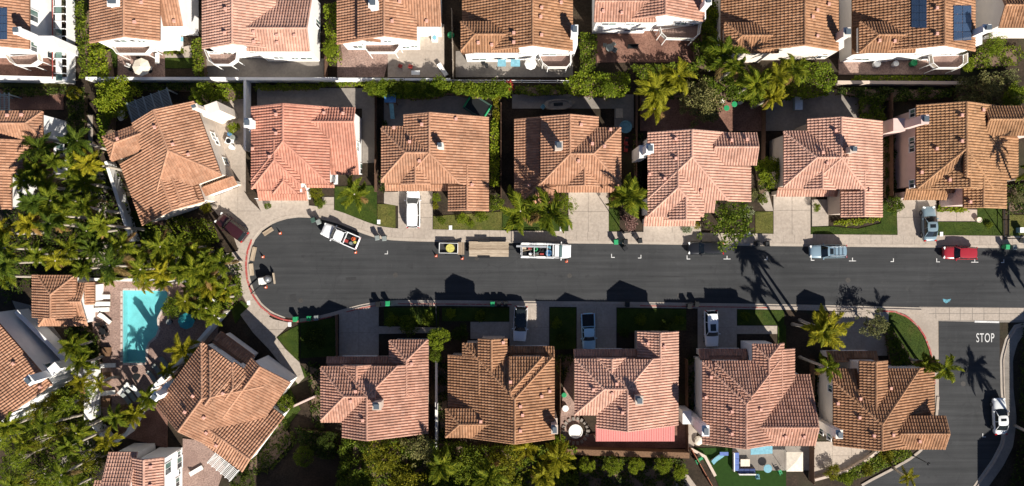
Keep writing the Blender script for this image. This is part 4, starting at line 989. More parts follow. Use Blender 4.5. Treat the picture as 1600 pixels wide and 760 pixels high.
def tool(nm, lx, ly, lz, mat, d, lab, cat, base=(tx,ty,0), rz=R(-1.2), shape='box', rot=0, grp=None):
    ca, sa = math.cos(rz), math.sin(rz); loc = (base[0]+lx*ca-ly*sa, base[1]+lx*sa+ly*ca, lz)
    mb = MB()
    if shape == 'box': mb.box((0,0,d[2]/2), d, 0, taper=.94).box((0,0,d[2]+.012),(d[0]*.9,d[1]*.9,.024))
    elif shape == 'drum': mb.lathe([(d[0]*.9,0),(d[0],.03),(d[0],d[2]*.92),(d[0]*1.05,d[2]*.93),(d[0]*1.05,d[2]),(d[0]*.8,d[2])], n=16)
    elif shape == 'coil':
        pts = [(d[0]*math.cos(t*.5)*(1-.01*t), d[0]*math.sin(t*.5)*(1-.01*t), .05+.012*t) for t in range(48)]; mb.tube(pts, d[1], 6)
    else: mb.tube([(-d[0]/2,0,d[1]),(d[0]/2,0,d[1])], d[1], 8)
    o = mb.build(nm, MATS[mat]); o.location = loc; o.rotation_euler = (0,0,rz+rot); tag(o, lab, cat, grp); return o
for q in ((-3.0,.35,'tan_board',(.6,.45,.35),'tan toolbox at the tail of the service truck','toolbox','box'),(-2.9,-.4,'black_plastic',(.55,.5,.3),'black crate at the tail of the service truck','crate','box'),
          (-2.2,.3,'red_plastic',(.5,.4,.4),'red crate in the open body of the service truck','crate','box'),(-2.1,-.45,'white_plastic',(.22,.22,.45),'white bucket in the service truck body','bucket','drum'),
          (-1.4,.2,'green_plastic',(.34,.045,.2),'green hose coil in the service truck body','hose','coil'),(-1.3,-.45,'grey_plastic',(.7,.4,.3),'grey case in the middle of the service truck body','case','box'),
          (-.6,.1,'black_plastic',(.36,.05,.2),'black hose coil in the service truck body','hose','coil'),(-.5,-.5,'red_plastic',(.6,.3,.3),'small red case beside the black hose coil','case','box'),
          (.45,-.3,'blue_plastic',(.42,.4,.5),'large blue drum behind the service truck cab','drum','drum'),(.5,.45,'sky_blue',(.55,.4,.35),'pale blue cooler behind the service truck cab','cooler','box')):
    tool({'box':'tool_case','drum':'drum','coil':'hose_coil'}[q[6]], q[0], q[1], .985, q[2], q[3], q[4], q[5], shape=q[6])
pbx, pby = W2(532.8,369,.6); prz = math.atan2(98,-230)
for q in ((-1.0,.3,'red_plastic',(.6,.45,.3),'red toolbox in the bed of the cul-de-sac pickup','toolbox','box'),(-1.2,-.4,'black_plastic',(.5,.4,.35),'black crate in the bed of the cul-de-sac pickup','crate','box'),(-1.8,.35,'grey_plastic',(.22,.22,.4),'grey bucket in the bed of the cul-de-sac pickup','bucket','drum'),(-1.85,-.35,'orange_plastic',(.28,.04,.2),'orange cord coil in the bed of the cul-de-sac pickup','cord','coil'),(-2.25,0,'yellow_plastic',(.2,.2,.3),'small yellow drum at the tailgate of the cul-de-sac pickup','drum','drum')):
    tool({'box':'tool_case','drum':'drum','coil':'cord_coil'}[q[6]], q[0], q[1], .79, q[2], q[3], q[4], q[5], base=(pbx,pby,0), rz=prz, shape=q[6])
for k, (lx, ly, l, m) in enumerate(((-2.6,0,1.3,'tan_board'),(-1.9,.65,1.6,'grey_metal'),(-1.0,-.2,1.8,'dark_metal'),(-.2,.5,1.5,'wood_brown'),(-1.6,-.65,1.4,'wood_grey'))):
    tool('pole', lx, ly, 1.35, m, (l,.035,0), ORDP[k]+' loose pole from the tail across the tools of the service truck', 'pole', shape='pole', rot=(.2,-.1,.5,-.3,.12)[k])
# flatbed trailer of planks
fx_, fy_ = W2(764,389.5,.7); ft = empty('flatbed_trailer', (fx_,fy_,.004), R(-.6), 'flatbed trailer with weathered plank deck behind the service truck', 'trailer')
for i in range(9): MB().box((rng.uniform(-.02,.02),-.94+i*.235,.70),(5.6+rng.uniform(-.06,.06),.222,.06)).build('plank', MATS['plank'], ft)
bx_('frame',(0,0,.60),(5.5,1.9,.12),'dark_metal',ft); bx_('drawbar',(3.4,0,.55),(1.6,.12,.12),'dark_metal',ft)
for s_ in (-1,1):
    bx_('mudguard',(-.7,s_*1.12,.80),(1.7,.26,.06),'dark_metal',ft)
    for x in (-1.1,-.3): MB().tube([(x,s_*1.02,.32),(x,s_*1.22,.32)], .32, 14).build('wheel', MATS['rubber'], ft)
# little trailer with spool
sx_, sy_ = W2(701,388,.6); s2 = empty('small_trailer', (sx_,sy_,.004), R(-1), 'small white box trailer carrying a yellow spool at the rear of the convoy', 'trailer')
bx_('floor',(0,0,.5),(2.6,1.4,.06),'bed_liner',s2)
for s_ in (-1,1): bx_('side_board',(0,s_*.70,.72),(2.6,.06,.4),'white_plastic',s2); MB().tube([(-.2,s_*.74,.3),(-.2,s_*.92,.3)], .3, 14).build('wheel', MATS['rubber'], s2)
bx_('tail_board',(-1.3,0,.72),(.06,1.4,.4),'white_plastic',s2); bx_('front_board',(1.3,0,.72),(.06,1.4,.4),'white_plastic',s2); bx_('drawbar',(1.9,0,.45),(1.3,.1,.1),'dark_metal',s2)
tool('spool',.25,0,.535,'yellow_plastic',(.58,.58,.45),'round yellow spool lying in the small trailer','spool',base=(sx_,sy_,0),shape='drum')
rx_, ry_ = W2(721,388.5,.5); rp = empty('loading_ramp', (rx_,ry_,.004), 0, 'tan plywood loading ramp between the two trailers', 'ramp')
for i in range(4): MB().box((-.42+i*.24,0,.5+i*.05),(.225,1.75,.05)).build('plank', MATS['plank'], rp)
bx_('support',(0,0,.25),(.8,.1,.5),'dark_metal',rp)
# compact mixer rig in the bulb
mx_, my_ = W2(416,437,.6); mr = empty('mixer_trailer', (mx_,my_,.004), R(8), 'small towed mixer rig with white tarpaulin standing in the cul-de-sac', 'machine')
mb = MB(); mb.lathe([(.30,0),(.52,.15),(.55,.55),(.36,.95),(.26,1.05)], (.35,.05,.55), 14); mb.build('drum', MATS['grey_metal'], mr, smooth=True)
bx_('tarpaulin',(-.55,-.1,.75),(1.15,1.05,.5),'canvas_white',mr,taper=.75); bx_('frame',(0,0,.4),(2.3,.9,.1),'dark_metal',mr); bx_('end_board',(1.12,0,.6),(.10,1.55,.5),'tan_board',mr); bx_('engine',(.35,-.45,.8),(.5,.4,.4),'dark_metal',mr)
for s_ in (-1,1): MB().tube([(0,s_*.5,.3),(0,s_*.7,.3)], .3, 14).build('wheel', MATS['rubber'], mr)
# trestle frame by the kerb
hx_, hy_ = W2(402,452,.4); th = empty('trestle', (hx_,hy_,.004), R(40), 'black folding trestle frame at the red kerb', 'trestle'); t_ = MB()
for s_ in (-1,1):
    t_.tube([(-.8,s_*.35,.0),(-.8,0,.85)], .03, 6).tube([(.8,s_*.35,0),(.8,0,.85)], .03, 6)
t_.build('legs', MATS['dark_metal'], th); bx_('top_rail',(0,0,.88),(1.9,.12,.1),'dark_metal',th)
for k, (x, y, an, l) in enumerate(((419,362,33,1.55),(396,397,78,2.0),(393,421.5,96,1.7))):
    o_ = empty('timber_ramp', W(x,y,.1)[:2]+(.03,), R(an), ('tan timber kerb ramp nearest the houses','long tan timber kerb ramp beside the left kerb','tan timber kerb ramp beside the mixer rig')[k], 'ramp')
    for i in range(3): MB().box((0,-.2+i*.2,.06+i*.035),(l,.185,.06)).build('plank', MATS['plank'], o_)
# ------------------------------------------------------------------ wheelie bins, cones
def bin_(px, py, mat, rot, label, lid=None, h=1.08):
    z0 = .13 if (py < 376 or (py > 476 and py < 495 and px > 520)) else .02
    r = empty('wheelie_bin', W(px,py,.5)[:2]+(z0,), R(rot), label, 'bin', 'wheelie bins put out along the street')
    mb = MB(); b0, b1 = .21, .29
    mb.add([(-b0,-b0,.05),(b0,-b0,.05),(b0,b0+.02,.05),(-b0,b0+.02,.05),(-b1,-b1,h-.08),(b1,-b1,h-.08),(b1,b1+.06,h-.08),(-b1,b1+.06,h-.08)], [(3,2,1,0),(4,5,6,7),(0,1,5,4),(1,2,6,5),(2,3,7,6),(3,0,4,7)])
    mb.build('bin_body', MATS[mat], r)
    lm = MB(); lm.add([(-.32,-.34,h-.07),(.32,-.34,h-.07),(.32,.38,h-.05),(-.32,.38,h-.05),(-.26,-.27,h+.01),(.26,-.27,h+.01),(.27,.30,h+.05),(-.27,.30,h+.05)], [(3,2,1,0),(4,5,6,7),(0,1,5,4),(1,2,6,5),(2,3,7,6),(3,0,4,7)])
    lm.build('lid', MATS[lid or mat], r); MB().tube([(-.24,.40,h-.06),(.24,.40,h-.06)], .022, 6).build('handle', MATS[mat], r)
    for s_ in (-1,1): MB().tube([(s_*.2,.26,.10),(s_*.26,.26,.10)], .10, 10).build('wheel', MATS['rubber'], r)
for q in ((491,344.5,'dark_green_plastic',20,'dark green wheelie bin left of the pair beside the cul-de-sac pickup'),(499.5,347.5,'grey_plastic',24,'grey wheelie bin nearest the cul-de-sac pickup'),
  (590.5,372,'grey_plastic',10,'left grey wheelie bin of the pair below the small dry lawn'),(601.5,373,'grey_plastic',5,'right grey wheelie bin of the pair below the small dry lawn'),
  (462.5,498,'green_plastic',180,'bright green wheelie bin at the end of the red kerb'),(484,497,'green_plastic',178,'bright green wheelie bin beside a grey one at the cul-de-sac mouth'),(495.5,496,'grey_plastic',185,'grey wheelie bin beside the green one at the cul-de-sac mouth'),
  (591.5,474.5,'black_plastic',180,'black wheelie bin left of a green one on the south kerb'),(606.5,473.5,'green_plastic',182,'green wheelie bin right of a black one on the south kerb'),
  (769.5,474.5,'green_plastic',180,'green wheelie bin in the row of three on the south kerb'),(779.8,474,'black_plastic',180,'middle wheelie bin of the row of three, black'),(790,474,'black_plastic',176,'right wheelie bin of the row of three, black'),
  (961.5,378.5,'green_plastic',0,'green wheelie bin in front of the pinkish shrub'),(976.5,378,'black_plastic',0,'black wheelie bin beside the green one below the pinkish shrub'),(976,388.5,'black_plastic',30,'black wheelie bin standing out in the road'),(999,376.5,'black_plastic',8,'black wheelie bin alone at the edge of the salmon house drive'),
  (979.5,475,'black_plastic',180,'single black wheelie bin on the south kerb in house shadow'),(1075.5,477.5,'black_plastic',180,'left black wheelie bin of the southern pair near the white sport utility car'),(1087.5,474.5,'black_plastic',175,'right black wheelie bin of the southern pair near the white sport utility car'),
  (1182,381,'black_plastic',0,'left black wheelie bin in the shade right of the kerbside tree'),(1197,381.5,'black_plastic',4,'right black wheelie bin in the shade right of the kerbside tree'),
  (1570,386,'green_plastic',0,'green wheelie bin near the right edge'),(1581,387,'grey_plastic',5,'grey wheelie bin near the right edge'),(1598,377,'grey_plastic',0,'grey wheelie bin cut by the right edge')): bin_(*q)
def cone(px, py, label, z=.004):
    r = empty('traffic_cone', W(px,py,.3)[:2]+(z,), 0, label, 'traffic cone', 'orange cones around the works vehicles')
    MB().box((0,0,.02),(.36,.36,.04)).build('base', MATS['orange_plastic'], r)
    MB().lathe([(.14,.04),(.03,.70),(.02,.71)], n=12).build('cone', MATS['orange_plastic'], r); MB().lathe([(.118,.22),(.072,.46)], n=12).build('band', MATS['white_plastic'], r)
for q in ((437,364.5,'orange cone beside the timber ramp near the maroon car'),(410,401.5,'orange cone in the cul-de-sac between ramp and mixer rig'),(414.5,449,'orange cone in front of the mixer rig'),(555,394.5,'orange cone behind the cul-de-sac pickup'),(681,400,'orange cone behind the small box trailer'),(722,404,'orange cone beside the loading ramp'),(885.5,408.5,'orange cone at the nose of the service truck'),(354,437,'orange cone under the palms by the left path',.03),(372,453.5,'orange cone on the verge beside the red kerb',.09)): cone(*q)
def lamp(px, py, h, label, arm=(.6,0)):
    r = empty('street_lamp', W(px,py)[:2]+(.1,), 0, label, 'street lamp')
    MB().lathe([(.16,0),(.16,.25),(.075,.3),(.05,h)], n=10).build('post', MATS['dark_metal'], r)
    MB().tube([(0,0,h-.1),(arm[0]*.5,arm[1]*.5,h+.15),(arm[0],arm[1],h+.12)], .035, 6).build('arm', MATS['dark_metal'], r)
    MB().lathe([(.10,.18),(.22,.05),(.24,0),(.1,-.03)], (arm[0],arm[1],h), 10).build('lantern', MATS['dark_metal'], r)
lamp(974,364,5.0,'dark street lamp post beside the bare driveway',(.5,-.4)); lamp(1568.5,373,3.6,'dark street lamp post at the lawn corner near the right edge',(-.3,.3)); lamp(1425,711,3.2,'dark street lamp post at the bend of the side road',(.3,-.2))
# utility boxes and small kerb covers
for k, (x, y, c_) in enumerate(((592,347,'white'),(704,356,'white'),(877,358,'white'),(1470,366,'white'),(1170,365,'white'),(453,507,'white'),(389,473,'white'))):
    o = tag(MB().box((0,0,.12),(.45,.62,.06)).box((0,0,.16),(.38,.54,.03)).build('meter_cover', MATS['white_plastic']), 'pale meter cover set in '+('the small dry lawn','the lawn behind the small trailer','the lawn behind the service truck','the lawn behind the red hatchback','the dry lawn right of the kerbside tree','the lawn below the rotated house','the verge beside the red kerb')[k], 'cover', 'pale meter covers in the verges'); o.location = W(x,y)[:2]+(0,)
o = empty('utility_box', W(1591,360)[:2]+(.08,), 0, 'pale green utility box on the lawn at the right edge', 'utility box'); MB().box((0,0,.4),(.8,.7,.8)).build('cabinet', MATS['sky_blue'], o); MB().box((0,0,.83),(.86,.76,.06)).build('lid', MATS['white_plastic'], o)
o = tag(MB().lathe([(.26,0),(.34,.3),(.38,.55),(.33,.56),(.3,.5)], n=16).build('plant_pot', MATS['canvas_cream']), 'cream urn at the end of the path beside the right lawn', 'pot'); o.location = W(1525.5,344)[:2]+(.1,)
# ------------------------------------------------------------------ garden walls, fences, decks, pergolas
def gwall(pts, h, t, mat, label, name='garden_wall', cap=None, cat='wall'):
    p = P(pts); r = empty(name, (p[0][0], p[0][1], 0), 0, label, cat); off = (p[0][0], p[0][1], 0)
    a, b = offset(p, t/2), offset(p, -t/2); a2, b2 = offset(p, t/2+.05), offset(p, -t/2-.05)
    for i in range(len(p)-1):
        MB().prism([a[i],a[i+1],b[i+1],b[i]], -.02, h).build('wall_panel', MATS[mat], r, off=off)
        MB().prism([a2[i],a2[i+1],b2[i+1],b2[i]], h, h+.08).build('coping', MATS[cap or mat], r, off=off)
    return r
def fence(pts, h, mat, label, step=2.4, boards=True, name='fence'):
    p = P(pts); r = empty(name, (p[0][0], p[0][1], 0), 0, label, 'fence'); off = (p[0][0], p[0][1], 0)
    q = resample(p, step)
    for x, y in q: MB().box((x,y,h/2+.03),(.11,.11,h+.1)).build('post', MATS[mat], r, off=off)
    for i in range(len(q)-1):
        A, B = q[i], q[i+1]; L = math.hypot(B[0]-A[0],B[1]-A[1]); an = math.atan2(B[1]-A[1],B[0]-A[0]); c = ((A[0]+B[0])/2,(A[1]+B[1])/2)
        if boards: MB().box((c[0],c[1],h/2),(L-.14,.03,h-.12),an).build('panel', MATS[mat], r, off=off)
        for z in (.25,h-.15): MB().box((c[0],c[1],z),(L-.12,.07,.09),an).build('rail', MATS[mat], r, off=off)
    return r
M_plain('fence_brown', (.13,.075,.05), .85, .2, var=.25, scale=3); M_plain('iron', (.02,.02,.022), .6, .3)
gwall([(0,126),(118,129)], 1.7, .5, 'stucco_white', 'thick white garden wall below the top left house')
gwall([(146,127.5),(330,127.8),(530,128.2)], 1.7, .3, 'stucco_white', 'long white garden wall behind the three left back-row houses')
gwall([(530.5,128.2),(700,129),(705,129)], 1.6, .25, 'stucco_white', 'white garden wall behind the pale concrete patio')
gwall([(1302,132),(1500,133)], 1.2, .35, 'stucco_tan', 'tan garden wall behind the house with solar arrays')
gwall([(391,131),(391,238)], 1.9, .22, 'stucco_white', 'white side wall between rotated house and coral roofed house')
gwall([(179,255),(190,290),(217,377)], 2.0, .35, 'stucco_white', 'white slanting wall between palm grove and rotated house')
gwall([(44,484),(95,535),(150,592)], 2.3, .5, 'stucco_white', 'white slanting wall between side yard and pool planting')
gwall([(152,560),(153,650)], 2.2, .9, 'stucco_white', 'thick white pool wall beside the planted loungers')
gwall([(160,660),(185,690),(210,672),(244,612)], 2.0, .3, 'stucco_white', 'white angled wall below the pool')
gwall([(246,606),(262,590),(305,548),(357,487)], 2.0, .35, 'stucco_white', 'white slanting wall between pool and rotated house below the cul-de-sac')
gwall([(140,436),(300,438),(318,450),(345,470)], 1.3, .3, 'stucco_white', 'low white wall along the top of the pool deck')
gwall([(684,560),(684,712)], 1.8, .2, 'stucco_white', 'thin white wall between the first two southern houses')
gwall([(440,642),(497,616)], 1.6, .15, 'stucco_pink', 'thin pink wall slanting to the first southern house')
gwall([(872,700),(1072,706)], 1.7, .7, 'wood_brown', 'wide brown wall behind the house with pink patio cover')
gwall([(1519,68),(1540,58),(1600,52)], 2.4, .3, 'stucco_white', 'white wall between the two houses in the top right corner')
gwall([(1116,742),(1100,712),(1078,700)], .5, .3, 'stucco_tan', 'low curved planter wall beside the artificial lawn')
gwall([(1270,748),(1318,735),(1352,716),(1372,700)], .6, .25, 'stucco_tan', 'low curved planter wall behind the corner house')
fence([(705,129),(800,129.5),(898,130)], 1.5, 'white_trim', 'white railed fence behind the house with blue awnings', boards=False)
fence([(589,140),(589,300)], 1.7, 'fence_brown', 'brown fence between coral and orange roofed houses'); fence([(783,165),(783,310)], 1.7, 'fence_brown', 'brown fence between the orange and two level roofed houses')
fence([(993,150),(992,310)], 1.7, 'fence_brown', 'brown fence left of the salmon roofed house with the pinkish shrub'); fence([(1190,165),(1189,255)], 1.7, 'fence_brown', 'brown fence between the two salmon roofed houses on the north side')
fence([(1385,150),(1386,310)], 1.7, 'fence_brown', 'brown fence left of the pink walled house'); fence([(875,560),(874,695)], 1.7, 'fence_brown', 'brown fence between the two-gabled house and the salmon house')
fence([(1070,560),(1071,702)], 1.7, 'fence_brown', 'brown fence right of the house with pink patio cover'); fence([(1265,560),(1264,750)], 1.7, 'fence_brown', 'brown fence left of the corner house')
fence([(528,492),(529,560)], 1.5, 'fence_brown', 'brown fence beside the first southern driveway'); fence([(318,70),(318,124)], 1.6, 'fence_brown', 'short brown fence right of the furnished patio'); fence([(707,20),(709,124)], 1.6, 'wood_grey', 'grey fence right of the pale concrete patio')
fence([(1567,318),(1567,370)], 1.3, 'iron', 'dark iron fence beside the lawn near the right edge', boards=False); fence([(1078,700),(1112,760)], 1.6, 'terracotta', 'rust red fence left of the artificial lawn')
fence([(512,70),(512,124)], 1.6, 'fence_brown', 'short brown fence right of the pink roofed back-row house'); fence([(682,478),(683,512)], 1.0, 'iron', 'thin dark fence between the first two southern lawns', boards=False)
# white screen fence with glazed bays, top left
sf = empty('screen_fence', W(117,64)[:2]+(0,), 0, 'tall white screen fence with glazed bays at top left', 'fence'); o0 = W(117,64)[:2]+(0,)
for i in range(13):
    y = -16+i*11.4
    MB().box(W(116.5+.01*y,y,0)[:2]+(1.0,),(.14,.14,2.0)).build('post', MATS['white_trim'], sf, off=o0); MB().box(W(107+.01*y,y,0)[:2]+(2.05,),(1.5,.10,.08)).build('top_rail', MATS['white_trim'], sf, off=o0)
    MB().box((W(113+.01*y,y+5.7,0)[0]-.65, W(113,y+5.7)[1], 2.0),(.85,.92,.03)).build('pane', MATS['canvas_white'] if i % 3 else MATS['glass_green'], sf, off=o0)
    MB().box((W(117+.01*y,y+5.7)[0], W(117,y+5.7)[1], .95),(.06,.92,1.8)).build('panel', MATS['white_trim'], sf, off=o0)
MB().box((W(98,58)[0], W(98,58)[1], 2.1),(.08,13,.10)).build('red_rail', MATS['red_paint'], sf, off=o0)
# railed balconies behind the back row (parts of their houses)
def deck(key, px, h, floor='paver_pink'):
    root = HOUSES[key][0]; th = HOUSES[key][2].th; base = root.location
    pts = [W2(x, y, h) for x, y in px]; off = (base[0], base[1], 0)
    if th: return
    d = MB().prism(pts, h-.22, h).build('balcony', MATS['white_trim'], root, off=off)
    ins = [(p[0]*.93+sum(q[0] for q in pts)/len(pts)*.07, p[1]*.93+sum(q[1] for q in pts)/len(pts)*.07) for p in pts]
    MB().prism(ins, h, h+.015).build('balcony_floor', MATS[floor], d, off=off)
    n = len(pts)
    for i in range(n):
        A, B = pts[i], pts[(i+1) % n]
        MB().box((A[0],A[1],h/2+.4),(.09,.09,h+.8)).build('post', MATS['white_trim'], d, off=off)
        if i == n-1: continue
        L = math.hypot(B[0]-A[0],B[1]-A[1]); an = math.atan2(B[1]-A[1],B[0]-A[0]); c = ((A[0]+B[0])/2,(A[1]+B[1])/2)
        MB().box((c[0],c[1],h+.80),(L,.06,.05),an).build('hand_rail', MATS['white_trim'], d, off=off); MB().box((c[0],c[1],h+.42),(L-.15,.03,.6),an).build('glass_panel', MATS['canvas_cream'], d, off=off)
deck('R1', [(178,64),(179,76),(187,86),(232,86),(239,78),(240,64)], 2.6); deck('R2', [(323,80),(330,97),(338,103),(362,103),(372,96),(374,84)], 2.4)
deck('R3', [(568,66),(571,76),(577,84),(618,84),(625,75),(624,62)], 2.4); deck('R4', [(842,88),(848,101),(856,107),(885,107),(892,99),(892,84)], 2.4)
deck('R5', [(1030,46),(1032,54),(1040,62),(1082,63),(1091,55),(1093,38)], 2.6); deck('R7', [(1451,88),(1453,101),(1461,108),(1495,108),(1506,100),(1506,86)], 2.5)
deck('R0', [(14,88),(22,99),(30,104),(55,104),(66,97),(64,84)], 2.4)
root = HOUSES['R4'][0]; off = (root.location[0], root.location[1], 0)
for x0, x1 in ((777.5,790.5),(798,812.5)): MB().prism([W2(x0,93,2.5),W2(x1,93,2.5),W2(x1,104,2.5),W2(x0,104,2.5)], 2.42, 2.5).build('awning', MATS['sky_blue'], root, off=off)
# flat ribbed patio cover
root = HOUSES['B3'][0]; off = (root.location[0], root.location[1], 0); M_plain('cover_pink', (.60,.21,.19), .6, .3, var=.06)
a, b = W2(931,664,2.9), W2(1054,690,2.9); pc = MB().box(((a[0]+b[0])/2,(a[1]+b[1])/2,2.85),(b[0]-a[0],a[1]-b[1],.08)).build('patio_cover', MATS['cover_pink'], root, off=off)
n = int((b[0]-a[0])/.32)
for i in range(n): MB().box((a[0]+(i+.5)*(b[0]-a[0])/n,(a[1]+b[1])/2,2.91),(.07,a[1]-b[1]-.05,.04)).build('rib', MATS['cover_pink'], pc, off=off)
for x in (a[0]+.1,(a[0]+b[0])/2,b[0]-.1): MB().box((x,b[1]+.1,1.4),(.12,.12,2.8)).build('post', MATS['stucco_tan'], pc, off=off)
def pergola(corners, h, nb, ns, mat, label, solid=None):
    A, B, D = [Vector(W(x, y, h)) for x, y in corners]; u, v = B-A, D-A; c = A+(u+v)/2; off = (c.x, c.y, 0)
    r = empty('pergola', (c.x, c.y, 0), 0, label, 'pergola'); au, av = math.atan2(u.y,u.x), math.atan2(v.y,v.x)
    for i in range(nb+1):
        p = A+u*(i/nb)+v/2; MB().box((p.x,p.y,h),(v.length+.5,.12,.16),av).build('beam', MATS[mat], r, off=off)
    for i in range(ns+1):
        p = A+v*(i/ns)+u/2; MB().box((p.x,p.y,h+.12),(u.length+.3,.07,.07),au).build('slat', MATS[solid or mat], r, off=off)
    for i in (0,1):
        for j in (0,1): p = A+u*i+v*j; MB().box((p.x,p.y,h/2),(.15,.15,h)).build('post', MATS[mat], r, off=off)
M_plain('grey_blue', (.24,.29,.31), .7, .3)
pergola(((199,163),(261,140),(208,192)), 2.8, 5, 14, 'grey_blue', 'grey slatted pergola behind the rotated house at the palm grove')
pergola(((338,708),(372,736),(326,722)), 2.7, 5, 8, 'white_trim', 'white slatted pergola behind the rotated house by the pool', 'canvas_white')
pergola(((0,148),(14,148),(0,172)), 2.5, 2, 8, 'grey_blue', 'grey slatted pergola cut by the left edge')
# ------------------------------------------------------------------ garden and pool furniture
def at(px, py, h=0): return W(px, py, h)[:2]
def lounger(px, py, rot, label, mat='canvas_white'):
    r = empty('sun_lounger', at(px,py,.3)+(.055,), R(rot), label, 'sun lounger', 'sun loungers around the pool')
    MB().box((0,0,.26),(1.95,.62,.06)).build('frame', MATS['wood_grey'], r)
    MB().box((.28,0,.33),(1.30,.60,.09)).build('mattress', MATS[mat], r)
    b = MB(); b.add([(-.36,-.30,.29),(-.36,.30,.29),(-.98,.30,.58),(-.98,-.30,.58),(-.36,-.30,.38),(-.36,.30,.38),(-1.0,.30,.67),(-1.0,-.30,.67)], [(0,1,2,3),(7,6,5,4),(0,4,5,1),(1,5,6,2),(2,6,7,3),(3,7,4,0)]); b.build('backrest', MATS[mat], r)
    for x in (-.8,.85):
        for y in (-.26,.26): MB().box((x,y,.12),(.06,.06,.24)).build('leg', MATS['wood_grey'], r)
for q in ((162,464,0,'top lounger of three in a row beside the pool house'),(162,475,0,'middle lounger of three in a row beside the pool house'),(161,484,2,'bottom lounger of three in a row beside the pool house'),(165,498,-40,'white lounger turned aslant below the row of three'),
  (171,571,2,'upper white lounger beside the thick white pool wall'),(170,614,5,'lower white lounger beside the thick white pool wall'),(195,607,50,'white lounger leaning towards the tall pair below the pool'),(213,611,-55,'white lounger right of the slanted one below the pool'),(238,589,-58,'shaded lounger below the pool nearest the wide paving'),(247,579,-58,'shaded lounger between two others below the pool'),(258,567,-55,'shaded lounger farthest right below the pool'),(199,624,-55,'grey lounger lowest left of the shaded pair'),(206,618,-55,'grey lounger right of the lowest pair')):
    lounger(*q, mat='canvas_white' if 'shaded' not in q[3] and 'grey' not in q[3] else 'grey_plastic')  # shaded loungers turn from white to grey: shade put into the mattress colour
def chair(px, py, rot, mat, label, group=None, z=.06):
    r = empty('garden_chair', at(px,py,.3)+(z,), R(rot), label, 'chair', group)
    MB().box((0,0,.42),(.5,.5,.07)).build('seat', MATS[mat], r); MB().box((-.25,0,.68),(.07,.5,.5)).build('backrest', MATS[mat], r)
    for x in (-.21,.21):
        for y in (-.21,.21): MB().box((x,y,.19),(.05,.05,.38)).build('leg', MATS['dark_metal'], r)
    for y in (-.26,.26): MB().box((0,y,.60),(.45,.05,.04)).build('armrest', MATS[mat], r)
def table(px, py, rad, mat, label, h=.73, z=.06, square=None, rot=0):
    r = empty('garden_table', at(px,py,.4)+(z,), R(rot), label, 'table')
    if square: MB().box((0,0,h),(square[0],square[1],.05)).build('tabletop', MATS[mat], r); [MB().box((sx*(square[0]/2-.08),sy*(square[1]/2-.08),h/2),(.06,.06,h)).build('leg', MATS['dark_metal'], r) for sx in (-1,1) for sy in (-1,1)]
    else: MB().lathe([(rad*.97,h-.03),(rad,h),(rad,h+.02),(rad*.95,h+.03)], n=20).build('tabletop', MATS[mat], r); MB().lathe([(.25,0),(.25,.03),(.04,.06),(.04,h)], n=10).build('pedestal', MATS['dark_metal'], r)
def parasol(px, py, rad, mat, label, h=2.3, z=.06):
    r = empty('parasol', at(px,py,h)+(z,), 0, label, 'parasol'); n = 8; mb = MB()
    vs = [(0,0,h+.35)]+[(rad*math.cos(2*math.pi*k/n),rad*math.sin(2*math.pi*k/n),h) for k in range(n)]+[(rad*math.cos(2*math.pi*k/n),rad*math.sin(2*math.pi*k/n),h-.12) for k in range(n)]
    mb.add(vs, [(0,1+k,1+(k+1)%n) for k in range(n)]+[(1+k,1+n+k,1+n+(k+1)%n,1+(k+1)%n) for k in range(n)]); mb.build('canopy', MATS[mat], r)
    MB().tube([(0,0,0),(0,0,h+.42)], .03, 8).build('pole', MATS['light_metal'], r); MB().lathe([(.3,0),(.3,.06),(.06,.1)], n=12).build('base', MATS['dark_metal'], r)
    for k in range(n): a_ = 2*math.pi*k/n; MB().tube([(0,0,h+.30),(rad*.96*math.cos(a_),rad*.96*math.sin(a_),h-.02)], .012, 4).build('rib', MATS['light_metal'], r)
parasol(291,502,1.15,'teal','round teal parasol on the shaded pool deck'); table(266,503,.4,'grey_plastic','small grey table left of the teal parasol')
for k, (x, y) in enumerate(((155,507),(165,510),(158,520),(168,522),(162,528))): chair(x, y, 60*k, 'black_plastic', ('upper left','upper right','left','right','lowest')[k]+' dark chair at the dining table beside the pool house', 'dark chairs beside the pool house')
table(162,517,.5,'black_plastic','dark round dining table beside the pool house'); table(215,588,.5,'black_plastic','dark round table between the loungers below the pool')
for k, (x, y, w) in enumerate(((169,549,9),(169,588,9),(169,628,9))):
    o = tag(MB().box((0,0,.25),(1.05,1.15,.5)).box((0,0,.52),(1.15,1.25,.05)).build('planter_box', MATS['wood_brown']), ('upper','middle','lower')[k]+' brown planter box along the thick white pool wall', 'planter', 'planter boxes by the pool'); o.location = at(x,y)+(.05,)
# furnished patio
table(221,104,.75,'canvas_cream','cream round table on the furnished patio'); parasol(221,105,1.25,'canvas_cream','open cream parasol over the table on the furnished patio')
for x, y, r_, l in ((206,108,40,'dark framed chair left of the cream parasol'),(202,103,70,'pale chair furthest left on the furnished patio'),(236,107,150,'pale chair right of the cream parasol'),(219,94,-90,'dark chair above the cream parasol')): chair(x, y, r_, 'canvas_white' if 'pale' in l else 'black_plastic', l)
table(248,93,0,'canvas_white','white sideboard at the right of the furnished patio',square=(.6,1.5)); table(285,63,0,'sky_blue','small blue table by the white wall of the furnished house',square=(.6,.6))
